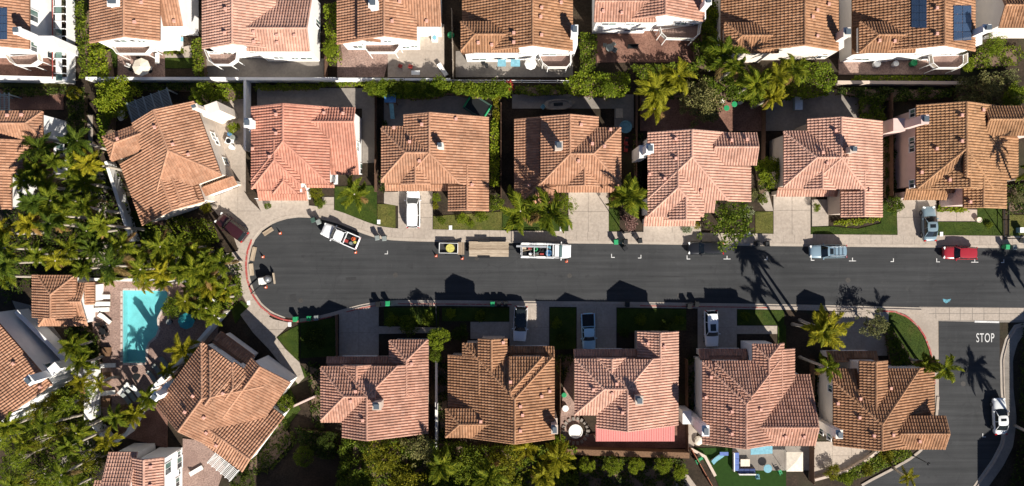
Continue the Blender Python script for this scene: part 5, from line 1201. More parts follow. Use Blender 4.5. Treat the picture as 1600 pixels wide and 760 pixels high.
# back row yards
for x, y, m, l in ((626,104,'red_plastic','left red garden chair on the pale concrete patio'),(642,105,'red_plastic','right red garden chair on the pale concrete patio')): chair(x, y, 70, m, l)
table(650,115,0,'white_plastic','white low table at the pale patio wall',square=(1.2,.6)); lounger(692,110,-55,'white lounger in the corner of the pale concrete patio')
o = empty('air_conditioner', at(680,62)+(.06,), 0, 'white air conditioning unit on the pale concrete patio', 'air conditioner'); MB().box((0,0,.4),(.85,.85,.8)).build('casing', MATS['white_plastic'], o); MB().lathe([(.33,.8),(.33,.84),(.1,.86)], n=16).build('fan_grille', MATS['sky_blue'], o)
o = tag(MB().lathe([(.25,0),(.42,.2),(.5,.5),(.4,.8),(.15,.95)], n=14).build('storage_drum', MATS['green_plastic']), 'bright green drum in the passage right of the pale patio', 'drum'); o.location = at(705,57)+(.06,)
for k, (x, y) in enumerate(((755,99),(760,103))): table(x, y, .3, 'black_plastic', ('small dark table left before the blue awnings','small dark table right before the blue awnings')[k])
parasol(829,100,.85,'canvas_white','white parasol beside the railed balcony with awnings')
table(952,76,.55,'grey_plastic','grey round table on the dark red patio')
for k, (x, y) in enumerate(((945,72),(958,70),(960,80))): chair(x, y, 120*k, 'grey_plastic', ('left','upper right','lower right')[k]+' grey chair at the grey table on the dark red patio', 'grey chairs on the dark red patio')
o = empty('garden_bench', at(988,75)+(.06,), 0, 'dark bench on the dark red patio', 'bench'); MB().box((0,0,.42),(1.5,.5,.08)).build('seat', MATS['black_plastic'], o); MB().box((0,.24,.7),(1.5,.06,.5)).build('backrest', MATS['black_plastic'], o); [MB().box((s_*.65,0,.2),(.06,.45,.4)).build('leg', MATS['black_plastic'], o) for s_ in (-1,1)]
for x, y, m, r_, l, c_ in ((1366,102,'white_plastic',.5,'white round tub in the yard behind the solar house','tub'),(1395,102,'white_plastic',.4,'small white tub in the yard behind the solar house','tub'),(1423,101,'green_plastic',.45,'green drum in the yard behind the solar house','drum')):
    o = tag(MB().lathe([(r_*.8,0),(r_,.5),(r_,.8),(r_*.85,.82),(r_*.8,.7)], n=16).build('garden_tub', MATS[m]), l, c_); o.location = at(x,y)+(.06,)
# north side yards
o = empty('climbing_frame', at(614,158)+(.05,), 0, 'blue children slide frame under the hedge behind the orange roof', 'climbing frame')
for sx in (-.7,.7):
    for sy in (-.6,.6): MB().box((sx,sy,1.1),(.1,.1,2.2)).build('post', MATS['wood_brown'], o)
MB().box((0,0,1.3),(1.5,1.3,.08)).build('platform', MATS['wood_brown'], o); MB().box((0,0,2.2),(1.6,1.4,.08)).build('canopy', MATS['blue_plastic'], o)
mb = MB(); mb.add([(-.3,-.6,1.3),(.3,-.6,1.3),(.3,-2.6,.15),(-.3,-2.6,.15),(-.3,-.6,1.35),(.3,-.6,1.35),(.3,-2.6,.2),(-.3,-2.6,.2)], [(3,2,1,0),(4,5,6,7),(0,4,7,3),(1,2,6,5)]); mb.build('slide', MATS['sky_blue'], o)
o = empty('trampoline', at(746,167,.8)+(.05,), R(-32), 'green framed trampoline behind the orange roofed house', 'trampoline')
for s_ in (-1,1): MB().tube([(-1.6,s_*1.15,.85),(1.6,s_*1.15,.85)], .14, 8).build('rim', MATS['dark_green_plastic'], o); MB().tube([(s_*1.6,-1.15,.85),(s_*1.6,1.15,.85)], .14, 8).build('rim', MATS['green_plastic'], o)
MB().box((0,0,.84),(3.1,2.2,.03)).build('bed', MATS['black_plastic'], o); [MB().tube([(sx*1.5,sy*1.05,0),(sx*1.5,sy*1.05,.85)], .04, 6).build('leg', MATS['dark_metal'], o) for sx in (-1,1) for sy in (-1,1)]
o = empty('spa_tub', at(872,164)+(.06,), R(3), 'oval stone rimmed spa on the shaded patio behind the two level house', 'spa')
mb = MB()
for rr, z in ((1,0),(1,.45),(.72,.47),(.7,.3)):
    for k in range(24): a_ = 2*math.pi*k/24; mb.v.append((2.0*rr*math.copysign(abs(math.cos(a_))**.7,math.cos(a_)),.75*rr*math.copysign(abs(math.sin(a_))**.7,math.sin(a_)),z))
for i in range(3):
    for k in range(24): mb.f.append((i*24+k,i*24+(k+1)%24,(i+1)*24+(k+1)%24,(i+1)*24+k)); mb.m.append(0)
mb.f.append(tuple(72+k for k in range(24))); mb.m.append(0); mb.build('rim', MATS['concrete_old'], o); MB().box((0,0,.34),(1.3,.45,.03)).build('cover', MATS['black_plastic'], o)
chair(848,168,-130,'sky_blue','blue lounge chair at the end of the oval spa')
o = tag(MB().lathe([(.8,0),(.82,.35),(.9,.36),(.9,.28),(.72,.27),(.7,.1)], n=24).build('paddling_pool', MATS['sky_blue']), 'round blue paddling pool beside the two level house', 'paddling pool'); o.location = at(977,199)+(.06,)
for x, y, l in ((978,221,'upper pink toy car in the side yard'),(978,232,'lower pink toy car in the side yard')):
    o = empty('toy_car', at(x,y)+(.05,), R(80), l, 'toy car'); MB().box((0,0,.3),(1.1,.55,.3),taper=.85).build('body', MATS['red_plastic'], o); MB().box((.1,0,.5),(.4,.45,.12)).build('seat', MATS['black_plastic'], o); [MB().tube([(sx*.35,sy*.26,.15),(sx*.35,sy*.32,.15)], .15, 10).build('wheel', MATS['rubber'], o) for sx in (-1,1) for sy in (-1,1)]
table(967,178,0,'tan_board','tan table on the patio right of the two level house',square=(1.0,1.3)); 
for k, (x, y) in enumerate(((1146,164),(1134,170))): table(x, y, .4, 'green_plastic', ('green round table under the olive tree, upper','green round table under the olive tree, lower')[k])
chair(1155,161,200,'canvas_white','white chair beside the green tables'); chair(1128,160,-30,'canvas_white','white chair left of the green tables')
o = empty('storage_chest', at(1244,163)+(.06,), 0, 'grey storage chest in the shaded yard behind the right salmon house', 'chest'); MB().box((0,0,.4),(1.0,1.9,.8)).build('chest_body', MATS['grey_blue'], o); MB().box((0,0,.83),(1.06,1.96,.07)).build('lid', MATS['light_metal'], o)
# side yard of the rotated house
for x, y, m, l, c_ in ((363,211,'blue_plastic','blue drum beside the rotated house wall','drum'),(365,231,'white_plastic','white tub beside the rotated house wall','tub'),(367,216,'grey_plastic','grey drum beside the rotated house wall','drum')):
    o = tag(MB().lathe([(.3,0),(.36,.7),(.36,.85),(.3,.87)], n=14).build('drum', MATS[m]), l, c_); o.location = at(x,y)+(.06,)
o = empty('air_conditioner', at(361,222)+(.06,), R(-20), 'white air conditioning unit beside the rotated house wall', 'air conditioner'); MB().box((0,0,.4),(.9,.9,.8)).build('casing', MATS['white_plastic'], o); MB().lathe([(.35,.8),(.35,.84),(.1,.86)], n=16).build('fan_grille', MATS['dark_metal'], o)
o = tag(MB().lathe([(.25,0),(.8,.12),(.95,.35),(.88,.36),(.7,.2)], n=20).build('garden_tub', MATS['white_plastic']), 'pale bathtub shaped tub behind the grey slatted pergola', 'tub'); o.location = at(192,181)+(.05,); o.scale = (.55,.9,1.3)
# south side yards
o = tag(MB().lathe([(.95,0),(1.0,.3),(1.0,.45),(.9,.46),(.88,.38)], n=24).build('fountain_basin', MATS['canvas_white']), 'round white basin in the stone ring beside the salmon house', 'fountain'); o.location = at(899,673)+(.06,)
st = empty('stone_ring', at(899,673)+(.06,), 0, 'ring of stones around the round white basin', 'stone ring')
for k in range(18): a_ = 2*math.pi*k/18; MB().box((1.75*math.cos(a_),1.75*math.sin(a_),.1),(.55,.42,.25),a_,taper=.8).build('stone', MATS['concrete_old'], st)
o = tag(MB().lathe([(.4,0),(.45,.5),(.4,.52)], n=16).build('drum', MATS['white_plastic']), 'white drum beside the two-gabled house fence', 'drum'); o.location = at(883,637)+(.06,)
o = tag(MB().lathe([(.3,0),(.35,.6),(.3,.62)], n=16).build('drum', MATS['green_plastic']), 'green drum beside the two-gabled house fence', 'drum'); o.location = at(881,616)+(.06,)
def sofa(px, py, l, rot, label, mat='cushion_blue', frame='wood_brown'):
    r = empty('garden_sofa', at(px,py,.3)+(.075,), R(rot), label, 'sofa'); n_ = max(1, round(l/.75))
    MB().box((0,0,.2),(l,.8,.3)).build('base', MATS[frame], r); MB().box((0,.36,.55),(l,.12,.5)).build('back', MATS['canvas_white'], r)
    for i in range(n_): MB().box((-l/2+(i+.5)*l/n_,-.05,.42),(l/n_-.05,.66,.16)).build('cushion', MATS[mat], r)
sofa(1149.5,721,2.6,90,'long blue cushioned sofa at the left of the seating group on the turf'); sofa(1166,736,2.4,180,'blue cushioned sofa at the bottom of the seating group on the turf','navy'); table(1164,723,0,'canvas_cream','cream fire table inside the seating group',square=(1.3,1.0),h=.45)
lounger(1121,716,35,'sky blue lounger on the artificial lawn','sky_blue'); table(1131,709,0,'cushion_blue','small blue bench by the patio door',square=(1.2,.5),h=.45); table(1198,731,.6,'sky_blue','pale blue round table on the patio behind the brown pink roof'); chair(1182,743,90,'sky_blue','blue chair at the bottom of the seating group',z=.09); chair(1218,737,20,'green_plastic','green chair at the patio edge behind the brown pink roof')
o = empty('canopy_tent', at(1242,722,2.2)+(.05,), 0, 'pale square canopy over the patio left of the corner house', 'canopy'); mb = MB(); q = 1.15; mb.add([(-q,-1.35,2.1),(q,-1.35,2.1),(q,1.35,2.1),(-q,1.35,2.1),(0,0,2.4)], [(0,1,4),(1,2,4),(2,3,4),(3,0,4)]); mb.build('canopy_cloth', MATS['canvas_cream'], o); [MB().tube([(sx*1.1,sy*1.3,0),(sx*1.1,sy*1.3,2.1)], .03, 6).build('pole', MATS['light_metal'], o) for sx in (-1,1) for sy in (-1,1)]
root = HOUSES['B4'][0]; off = (root.location[0], root.location[1], 0); MB().prism([W2(1173,699,2.6),W2(1207,697,2.6),W2(1207,709,2.6),W2(1173,711,2.6)], 2.52, 2.6).build('skylight_cover', MATS['sky_blue'], root, off=off)
chair(1089,720,30,'green_plastic','green chair beside the rust red fence, upper'); chair(1094,716,-60,'green_plastic','green chair beside the rust red fence, right'); 
for x, y, l in ((1090,688,'pale boulder at the corner of the brown pink roofed house'),): 
    o = tag(MB().lathe([(.5,0),(.7,.25),(.55,.55),(.2,.7)], n=9).build('boulder', MATS['canvas_cream']), l, 'boulder'); o.location = at(x,y)+(.05,)
o = tag(MB().lathe([(.45,0),(.55,.3),(.55,.7),(.45,.72),(.42,.55)], n=18).build('garden_tub', MATS['white_plastic']), 'white round tub behind the brown pink roofed house', 'tub'); o.location = at(1091,687)+(.06,); o.location.x += 1.1
lounger(308,735,30,'pale lounger on the paving beside the white walled house at lower left')
# ------------------------------------------------------------------ vegetation
M_leaf('palm_dead', (.20,.12,.045), (.36,.24,.09), .3); M_leaf('palm_green', (.12,.165,.012), (.33,.335,.03), .45); M_leaf('palm_yellow', (.215,.215,.012), (.48,.42,.035), .45); M_leaf('palm_dark', (.065,.105,.010), (.17,.21,.024), .4)
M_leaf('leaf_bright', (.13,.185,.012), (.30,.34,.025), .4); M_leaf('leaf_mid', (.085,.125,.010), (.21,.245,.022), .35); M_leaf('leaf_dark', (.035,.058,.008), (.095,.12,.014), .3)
M_leaf('leaf_olive', (.12,.125,.045), (.27,.25,.105), .3); M_leaf('leaf_gold', (.14,.145,.010), (.33,.29,.022), .4); M_leaf('leaf_pink', (.22,.11,.10), (.50,.31,.28), .3); M_leaf('leaf_red', (.30,.025,.03), (.55,.07,.06), .3); M_leaf('leaf_white', (.12,.16,.05), (.70,.68,.58), .3)
M_plain('bark_pale', (.38,.33,.27), .9, .2, var=.25, scale=4, bmp=.4); M_plain('bark_brown', (.14,.095,.065), .9, .2, var=.3, scale=4, bmp=.4)
def leaf_quads(C, D, L, Wd, roll):
    """C centres, D unit directions, L lengths, Wd widths: one bent leaf blade each"""
    n = len(C); up = np.tile(np.array([0,0,1.0]), (n,1)); S_ = np.cross(D, up); S_ /= np.linalg.norm(S_, axis=1)[:,None]+1e-6
    N = np.cross(S_, D); S2 = S_*np.cos(roll)[:,None]+N*np.sin(roll)[:,None]
    a = C-S2*Wd[:,None]*.28; b = C+S2*Wd[:,None]*.28; m = C+D*(L*.5)[:,None]
    c = m+S2*Wd[:,None]*.5; d = m-S2*Wd[:,None]*.5; e = C+D*L[:,None]-np.array([0,0,1.0])[None,:]*(L*.10)[:,None]
    V = np.stack([a,b,c,e,d], axis=1).reshape(-1,3); i = np.arange(n)*5
    return V, np.stack([i,i+1,i+2,i+3,i+4], axis=1)
def mesh_from(name, parts, mats):
    V = np.concatenate([p[0] for p in parts]); F_ = []; o = 0
    for p in parts: F_ += (np.asarray(p[1])+o).tolist(); o += len(p[0])
    me = bpy.data.meshes.new(name); me.from_pydata(V.tolist(), [], F_)
    for m in mats: me.materials.append(m)
    me.update(); return me
def palm_crown(seed, nf, Lf, e_lo, e_hi, droop, plume, lw=.5, ns=32):
    lw *= 1.3
    r = np.random.RandomState(seed); parts = []; marks = []
    for k in range(nf):
        n0 = len(parts)
        az = 2*math.pi*(k*.381966+r.uniform(-.04,.04)); f = k/(nf-1); e0 = R(e_lo+(e_hi-e_lo)*f+r.uniform(-8,8)); Lk = Lf*r.uniform(.82,1.1)*(1-.18*f); dr = R(droop)*r.uniform(.8,1.25)*(1-.35*f)
        t = np.linspace(0,1,ns+1); e = e0-dr*t**1.25; dl = Lk/ns
        hx = np.concatenate([[0], np.cumsum(np.cos(e[:-1])*dl)]); hz = np.concatenate([[0], np.cumsum(np.sin(e[:-1])*dl)])
        az_t = az+r.uniform(-.55,.55)*t**1.6
        Pp = np.stack([hx*np.cos(az_t), hx*np.sin(az_t), hz], axis=1); T = np.gradient(Pp, axis=0); T /= np.linalg.norm(T, axis=1)[:,None]
        Sd = np.cross(T, np.array([0,0,1.0])); Sd /= np.linalg.norm(Sd, axis=1)[:,None]; Nn = np.cross(Sd, T)
        rw = .05*(1-.8*t)+.012                        # midrib
        V = np.stack([Pp-Sd*rw[:,None], Pp+Sd*rw[:,None]], axis=1).reshape(-1,3); i = np.arange(ns)*2; parts.append((V, np.stack([i,i+1,i+3,i+2], axis=1)))
        idx = np.arange(2, ns+1)
        for sg in (-1,1):
            for rep in range(2):
                tt = t[idx]; ll = lw*np.clip(np.sin(np.pi*(tt*.80+.17)),.15,1)*r.uniform(.8,1.15,len(idx)); base = Pp[idx]-T[idx]*(r.uniform(0,dl,len(idx)))[:,None]
                ang = R(52)-R(22)*tt; pl = r.uniform(-plume,plume,len(idx))-.12
                D = T[idx]*np.cos(ang)[:,None]+(sg*Sd[idx]*np.cos(pl)[:,None]+Nn[idx]*np.sin(pl)[:,None])*np.sin(ang)[:,None]
                D[:,2] -= .12; D /= np.linalg.norm(D, axis=1)[:,None]
                parts.append(leaf_quads(base, D, ll, np.full(len(idx), .085), r.uniform(-.45,.45,len(idx))))
        marks += [1 if (k == 0 or (k == 2 and seed % 3 == 0)) else 0]*sum(len(p[1]) for p in parts[n0:])
    V = np.concatenate([p[0] for p in parts]); F_ = []; o = 0
    for p in parts: F_ += (np.asarray(p[1])+o).tolist(); o += len(p[0])
    me = bpy.data.meshes.new('palm_crown'); me.from_pydata(V.tolist(), [], F_); me.materials.append(MATS['palm_green']); me.materials.append(MATS['palm_dead']); me.polygons.foreach_set('material_index', marks); me.update(); return me
PALMS = [palm_crown(1,17,3.0,-20,68,66,.6,.55), palm_crown(2,15,3.4,-24,60,74,.65,.6), palm_crown(3,18,2.6,-12,72,58,.55,.5), palm_crown(4,12,3.6,-10,56,80,.75,.62), palm_crown(5,10,3.2,5,58,72,.8,.65), palm_crown(6,16,2.9,-26,66,70,.6,.55), palm_crown(7,13,3.3,-30,52,88,.7,.6), palm_crown(8,20,2.4,-5,74,50,.5,.5), palm_crown(9,9,3.5,-4,50,90,.8,.66), palm_crown(10,14,3.1,-16,64,76,.7,.58)]
def palm(px, py, h, var, label, scale=1.0, mat='palm_green', group=None, tilt=0, tr=.19, name='palm_tree'):
    x, y = W2(px, py, h); r = empty(name, (x,y,0), rng.uniform(0,6.28), label, 'palm', group); r.rotation_euler[0] = R(rng.uniform(-tilt,tilt)); r.rotation_euler[1] = R(rng.uniform(-tilt,tilt))
    mb = MB(); pts, rad = [], []; b1, b2 = rng.uniform(-.2,.2), rng.uniform(-.2,.2)
    for i in range(13): t = i/12; pts.append((b1*math.sin(t*3.14),b2*math.sin(t*3.14),t*h)); rad.append(tr*(1.15-.4*t)+(.07 if i == 0 else 0)+(.008 if i % 2 else 0))
    mb.tube(pts, rad, 8).build('trunk', MATS['bark_pale'], r, smooth=True)
    me = PALMS[var % len(PALMS)]; c = bpy.data.objects.new('crown', me); C.objects.link(c); c.parent = r; c.location = (0,0,h-.1); c.scale = (scale*.88*rng.uniform(.9,1.1),scale*.88*rng.uniform(.9,1.1),scale*.88*rng.uniform(.85,1.15)); c.rotation_euler = (R(rng.uniform(-14,14)),R(rng.uniform(-14,14)),0)
    c.material_slots[0].link = 'OBJECT'; c.material_slots[0].material = MATS[mat]; return r
def crown_mesh(seed, nclump, leaves, leaf, rough=.35, flat=.75, fill=.5, clump=.26):
    r = np.random.RandomState(seed); parts = []
    for k in range(nclump):
        v = r.normal(size=3); v /= np.linalg.norm(v); v[2] = abs(v[2])*.95-.25
        rad = (fill+(1-fill)*r.rand()**.6)*(1+rough*(r.rand()-.5)*1.4); c = v*rad*np.array([1,1,flat]); n = int(leaves*r.uniform(.6,1.3)); cr = clump*r.uniform(.6,1.3)
        o = r.normal(size=(n,3)); o /= np.linalg.norm(o, axis=1)[:,None]; o *= (cr*(.45+.55*r.rand(n)))[:,None]; o[:,2] *= .75
        Cc = c[None,:]+o; D = o/np.linalg.norm(o, axis=1)[:,None]*.7+r.normal(size=(n,3))*.6; D[:,2] += .1; D /= np.linalg.norm(D, axis=1)[:,None]
        parts.append(leaf_quads(Cc, D, leaf*r.uniform(.7,1.3,n), leaf*.62*r.uniform(.8,1.2,n), r.uniform(-.8,.8,n)))
    return mesh_from('crown', parts, [MATS['leaf_mid']])
CROWNS = {'big': [crown_mesh(20+i, 95, 44, .085, clump=.20) for i in range(3)], 'loose': [crown_mesh(30+i, 70, 34, .085, .6, .8, .35, .2) for i in range(3)], 'shrub': [crown_mesh(40+i, 40, 34, .15, .3, .85, .55, .3) for i in range(4)], 'ball': [crown_mesh(50+i, 70, 36, .11, .08, 1.0, .85, .2) for i in range(2)]}
def tree(px, py, rpx, h, kind, mat, label, cat='tree', group=None, name=None, flat=1.0, bark='bark_brown', rx=1.0):
    """crown centre at picture point (px,py), crown radius in picture units, total height h"""
    rm = rpx/PPM*(1-h/CAMH); zc = max(h-rm*.72*flat, rm*.45*flat); x, y = W2(px, py, zc)
    r = empty(name or ('tree' if cat == 'tree' else 'shrub'), (x,y,0), 0, label, cat, group)
    me = rng.choice(CROWNS[kind]); c = bpy.data.objects.new('crown', me); C.objects.link(c); c.parent = r; c.location = (0,0,zc); c.scale = (rm*.92*rx,rm*.92,rm*.92*flat); c.rotation_euler = (0,0,rng.uniform(0,6.28) if rx == 1 else 0)
    c.material_slots[0].link = 'OBJECT'; c.material_slots[0].material = MATS[mat]
    tk = MB(); tw = max(.04, rm*.06)
    tk.tube([(0,0,0),(rng.uniform(-.1,.1)*rm,rng.uniform(-.1,.1)*rm,zc*.55),(0,0,zc*.95)], [tw*1.3,tw,tw*.55], 7)
    t0 = tk.build('trunk', MATS[bark], r)
    if cat == 'tree':
        for k in range(5):
            a_ = k*1.26+rng.uniform(-.3,.3); q = rm*rng.uniform(.5,.75); MB().tube([(0,0,zc*.6),(q*.5*math.cos(a_),q*.5*math.sin(a_),zc*.9),(q*math.cos(a_),q*math.sin(a_),zc+rm*.2*flat)], [tw*.7,tw*.45,tw*.2], 5).build('limb', MATS[bark], t0)
    return r
def hedge(poly, h, mat, label, dens=120, leaf=.27, cat='hedge', top=.35, kind=None, z0=.05):
    p = np.array([W2(x,y,h) for x,y in poly]); mn, mx = p.min(0), p.max(0); r = np.random.RandomState(abs(hash(label)) % 1000 if False else sum(map(ord,label)) % 1000)
    area = (mx-mn).prod(); n = int(area*dens); q = r.uniform(mn, mx, size=(n,2))
    def ins(pt):
        c = False; m = len(p)
        for i in range(m):
            a, b = p[i], p[(i+1) % m]
            if (a[1] > pt[1]) != (b[1] > pt[1]) and pt[0] < (b[0]-a[0])*(pt[1]-a[1])/(b[1]-a[1]+1e-9)+a[0]: c = not c
        return c
    q = np.array([s for s in q if ins(s)]); n = len(q)
    def lump(x, y): return .5+.25*np.sin(x*2.1+np.sin(y*1.7)*1.3)+.25*np.sin(y*2.6+np.cos(x*1.3)*1.7)
    lm = lump(q[:,0], q[:,1]); keep = r.rand(n) < (.35+.75*lm); q = q[keep]; lm = lm[keep]; n = len(q)
    z = np.where(r.rand(n) < .72, h*(1-top*.9*(1-lm))-r.rand(n)*.22*h, r.rand(n)*h*.9)
    D = r.normal(size=(n,3))*.7; D[:,2] = D[:,2]*.6+.15; D /= np.linalg.norm(D, axis=1)[:,None]
    V, F_ = leaf_quads(np.column_stack([q, z+z0]), D, leaf*r.uniform(.7,1.3,n), leaf*.66*r.uniform(.8,1.2,n), r.uniform(-.7,.7,n))
    c0 = p.mean(0); V -= np.array([c0[0],c0[1],0]); 
    if kind: o = np_obj(label.split('|')[0] if False else 'ground_cover', V, F_, MATS[mat]); o.location = (c0[0],c0[1],0); return tag(o, label, cat, kind='stuff')
    rt = empty('hedge', (c0[0],c0[1],0), 0, label, cat); np_obj('foliage', V, F_, MATS[mat], rt)
    s = .82; pc = [((a[0]-c0[0])*s,(a[1]-c0[1])*s) for a in p]; core = MB().prism(pc, 0, h*.5).build('stems', MATS['bark_brown'], rt); return rt
# lawns: short blades of grass
gv = []
for poly, mt in lawns:
    if mt == 'turf_green': continue
    p = np.array(poly); mn, mx = p.min(0), p.max(0); n = int((mx-mn).prod()*70); q = nrs.uniform(mn, mx, size=(n,2)); m = np.zeros(n, bool)
    for i in range(len(p)):
        a, b = p[i], p[(i+1) % len(p)]; cnd = ((a[1] > q[:,1]) != (b[1] > q[:,1])) & (q[:,0] < (b[0]-a[0])*(q[:,1]-a[1])/(b[1]-a[1]+1e-9)+a[0]); m ^= cnd
    q = q[m]; gv.append((q, mt))
M_leaf('grass_blade', (.034,.062,.005), (.064,.092,.008), .2); M_leaf('grass_dry', (.085,.095,.016), (.18,.165,.04), .2)
for mt, mn_, lb in (('lawn_green','grass_blade','short green grass of the front lawns'),('lawn_dry','grass_dry','short yellowed grass of the dry lawns')):
    q = np.concatenate([a for a, b in gv if b == mt]); n = len(q); D = nrs.normal(size=(n,3))*.6; D[:,2] = np.abs(D[:,2])+.5; D /= np.linalg.norm(D, axis=1)[:,None]
    V, F_ = leaf_quads(np.column_stack([q, np.full(n, .08)]), D, nrs.uniform(.05,.10,n), nrs.uniform(.03,.06,n), nrs.uniform(-1,1,n)); tag(np_obj('grass', V, F_, MATS[mn_]), lb, 'grass', kind='stuff')
ORD0 = ['first','second','third','fourth','fifth','sixth','seventh','eighth','ninth','tenth']
# hedges and beds
hedge([(572,131),(700,130),(800,131),(798,148),(760,152),(728,146),(700,142),(680,150),(640,152),(600,150),(575,146)], 2.6, 'leaf_bright', 'long clipped green hedge behind the orange roofed house', dens=170, leaf=.32)
hedge([(880,128),(900,112),(985,112),(986,138),(975,150),(940,150),(890,146)], 2.6, 'leaf_bright', 'broad bright green hedge above the two level house')
hedge([(906,50),(934,52),(930,112),(908,112)], 2.6, 'leaf_mid', 'upright green hedge between awning house and red patio house')
hedge([(1250,96),(1300,96),(1310,120),(1306,145),(1270,152),(1240,150)], 3.0, 'leaf_bright', 'big bright green hedge mass behind the tall palms')
hedge([(1335,119),(1488,119),(1486,126),(1333,126)], .5, 'leaf_bright', 'low green hedge strip behind the solar house')
hedge([(135,50),(160,70),(166,118),(150,124),(134,122)], 2.4, 'leaf_bright', 'bright green bush row left of the furnished patio'); hedge([(112,0),(131,0),(130,122),(122,122)], 2.2, 'leaf_mid', 'green planting strip right of the white screen fence')
hedge([(255,76),(285,76),(285,83),(255,83)], .9, 'leaf_mid', 'small clipped hedge by the furnished patio', dens=150); hedge([(296,60),(312,58),(316,120),(302,120)], 2.0, 'leaf_mid', 'dark green bushes right of the furnished patio')
hedge([(505,5),(526,0),(526,60),(530,92),(510,96)], 2.6, 'leaf_bright', 'bright bush row between pink roofed and two level back-row houses'); hedge([(1095,0),(1125,0),(1120,70),(1100,70)], 2.4, 'leaf_bright', 'bushes between the red patio house and its right neighbour')
hedge([(768,185),(780,185),(780,290),(764,290)], 1.4, 'leaf_bright', 'narrow bright planting strip right of the orange roofed house'); hedge([(772,140),(782,150),(780,190),(770,185)], 1.6, 'leaf_gold', 'yellow green creeper strip on the brown fence')
hedge([(790,124),(800,124),(803,140),(795,146)], 2.3, 'leaf_red', 'red flowering creeper at the end of the long hedge', dens=130, leaf=.2)
hedge([(1305,346),(1375,340),(1376,345),(1340,352),(1305,352)], .6, 'leaf_bright', 'low planting along the salmon house front', dens=120); hedge([(1466,322),(1515,326),(1515,331),(1466,331)], .5, 'leaf_bright', 'low planting before the pink entrance', dens=120)
hedge([(1382,495),(1402,522),(1424,560),(1440,590),(1400,600),(1390,540)], 1.4, 'leaf_mid', 'green shrubbery behind the corner lawn'); hedge([(530,690),(590,690),(700,694),(740,700),(740,780),(520,780)], 3.0, 'leaf_mid', 'mixed green thicket along the bottom edge', top=.7)
hedge([(742,700),(900,700),(905,780),(742,780)], 2.4, 'leaf_mid', 'green thicket under the bottom palms', top=.6); hedge([(460,670),(530,680),(520,720),(470,710)], 1.6, 'leaf_dark', 'dark bushes behind the first southern house')
hedge([(1365,715),(1420,700),(1428,712),(1380,735),(1320,755),(1300,750)], .9, 'leaf_mid', 'planted bed along the bend behind the corner house'); hedge([(1500,120),(1600,105),(1600,165),(1500,160)], 2.2, 'leaf_olive', 'grey green scrub in the top right yard', top=.7)
hedge([(250,482),(345,440),(372,430),(376,460),(358,484),(330,500)], 1.6, 'leaf_mid', 'planting between pool and cul-de-sac'); hedge([(96,520),(130,560),(150,580),(150,530),(120,505)], 1.6, 'leaf_dark', 'planting between pool house and slanting wall')
hedge([(105,135),(128,135),(130,250),(108,300),(104,200)], 1.6, 'leaf_dark', 'dark planting strip left of the garden path'); hedge([(146,140),(170,140),(165,200),(150,250)], 2.6, 'leaf_bright', 'bright bush mass right of the garden path')
hedge([(165,128),(220,128),(210,135),(165,142)], .7, 'leaf_bright', 'low bushes under the white wall behind the grey pergola'); hedge([(500,128),(575,128),(575,134),(500,135)], .6, 'leaf_bright', 'low bright planting under the white wall beside the long hedge')
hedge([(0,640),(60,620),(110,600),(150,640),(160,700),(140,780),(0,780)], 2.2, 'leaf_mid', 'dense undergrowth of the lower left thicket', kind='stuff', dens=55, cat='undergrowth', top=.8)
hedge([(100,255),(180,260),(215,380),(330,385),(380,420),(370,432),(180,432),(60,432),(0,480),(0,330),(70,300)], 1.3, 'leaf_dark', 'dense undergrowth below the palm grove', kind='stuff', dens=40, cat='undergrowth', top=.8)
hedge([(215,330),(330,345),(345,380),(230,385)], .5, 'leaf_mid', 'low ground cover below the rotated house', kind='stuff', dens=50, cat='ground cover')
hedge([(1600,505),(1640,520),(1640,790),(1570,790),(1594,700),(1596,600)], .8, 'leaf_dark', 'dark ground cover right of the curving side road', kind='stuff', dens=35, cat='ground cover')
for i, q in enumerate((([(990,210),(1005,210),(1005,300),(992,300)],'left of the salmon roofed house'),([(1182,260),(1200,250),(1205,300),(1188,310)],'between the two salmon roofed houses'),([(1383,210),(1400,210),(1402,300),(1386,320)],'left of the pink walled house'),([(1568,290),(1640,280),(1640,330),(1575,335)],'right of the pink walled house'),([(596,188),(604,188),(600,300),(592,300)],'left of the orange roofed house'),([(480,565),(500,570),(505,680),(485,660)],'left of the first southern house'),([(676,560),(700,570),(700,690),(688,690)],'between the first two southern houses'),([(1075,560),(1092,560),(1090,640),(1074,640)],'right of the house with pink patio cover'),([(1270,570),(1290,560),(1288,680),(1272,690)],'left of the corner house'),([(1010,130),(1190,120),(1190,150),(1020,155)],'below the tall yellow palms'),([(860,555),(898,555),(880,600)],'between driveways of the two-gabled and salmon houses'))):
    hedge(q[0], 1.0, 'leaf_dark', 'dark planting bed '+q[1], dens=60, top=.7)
hedge([(0,137),(100,137),(100,146),(40,150),(0,146)], 1.2, 'leaf_dark', 'dark planting below the thick white wall at top left'); hedge([(205,130),(320,130),(318,142),(270,140),(215,140)], 1.6, 'leaf_dark', 'dark planting under the long white wall')
hedge([(395,131),(500,131),(500,139),(395,140)], 1.2, 'leaf_mid', 'green planting under the wall behind the coral roof'); hedge([(805,134),(880,132),(885,146),(830,148),(806,144)], 1.5, 'leaf_mid', 'mixed planting between hedge end and broad hedge', top=.7)
hedge([(985,100),(1090,98),(1095,118),(1000,122)], 2.0, 'leaf_mid', 'green hedge below the dark red patio'); hedge([(1312,136),(1500,137),(1495,150),(1400,158),(1340,150),(1312,146)], 1.6, 'leaf_dark', 'dark planting under the tan wall', top=.7)
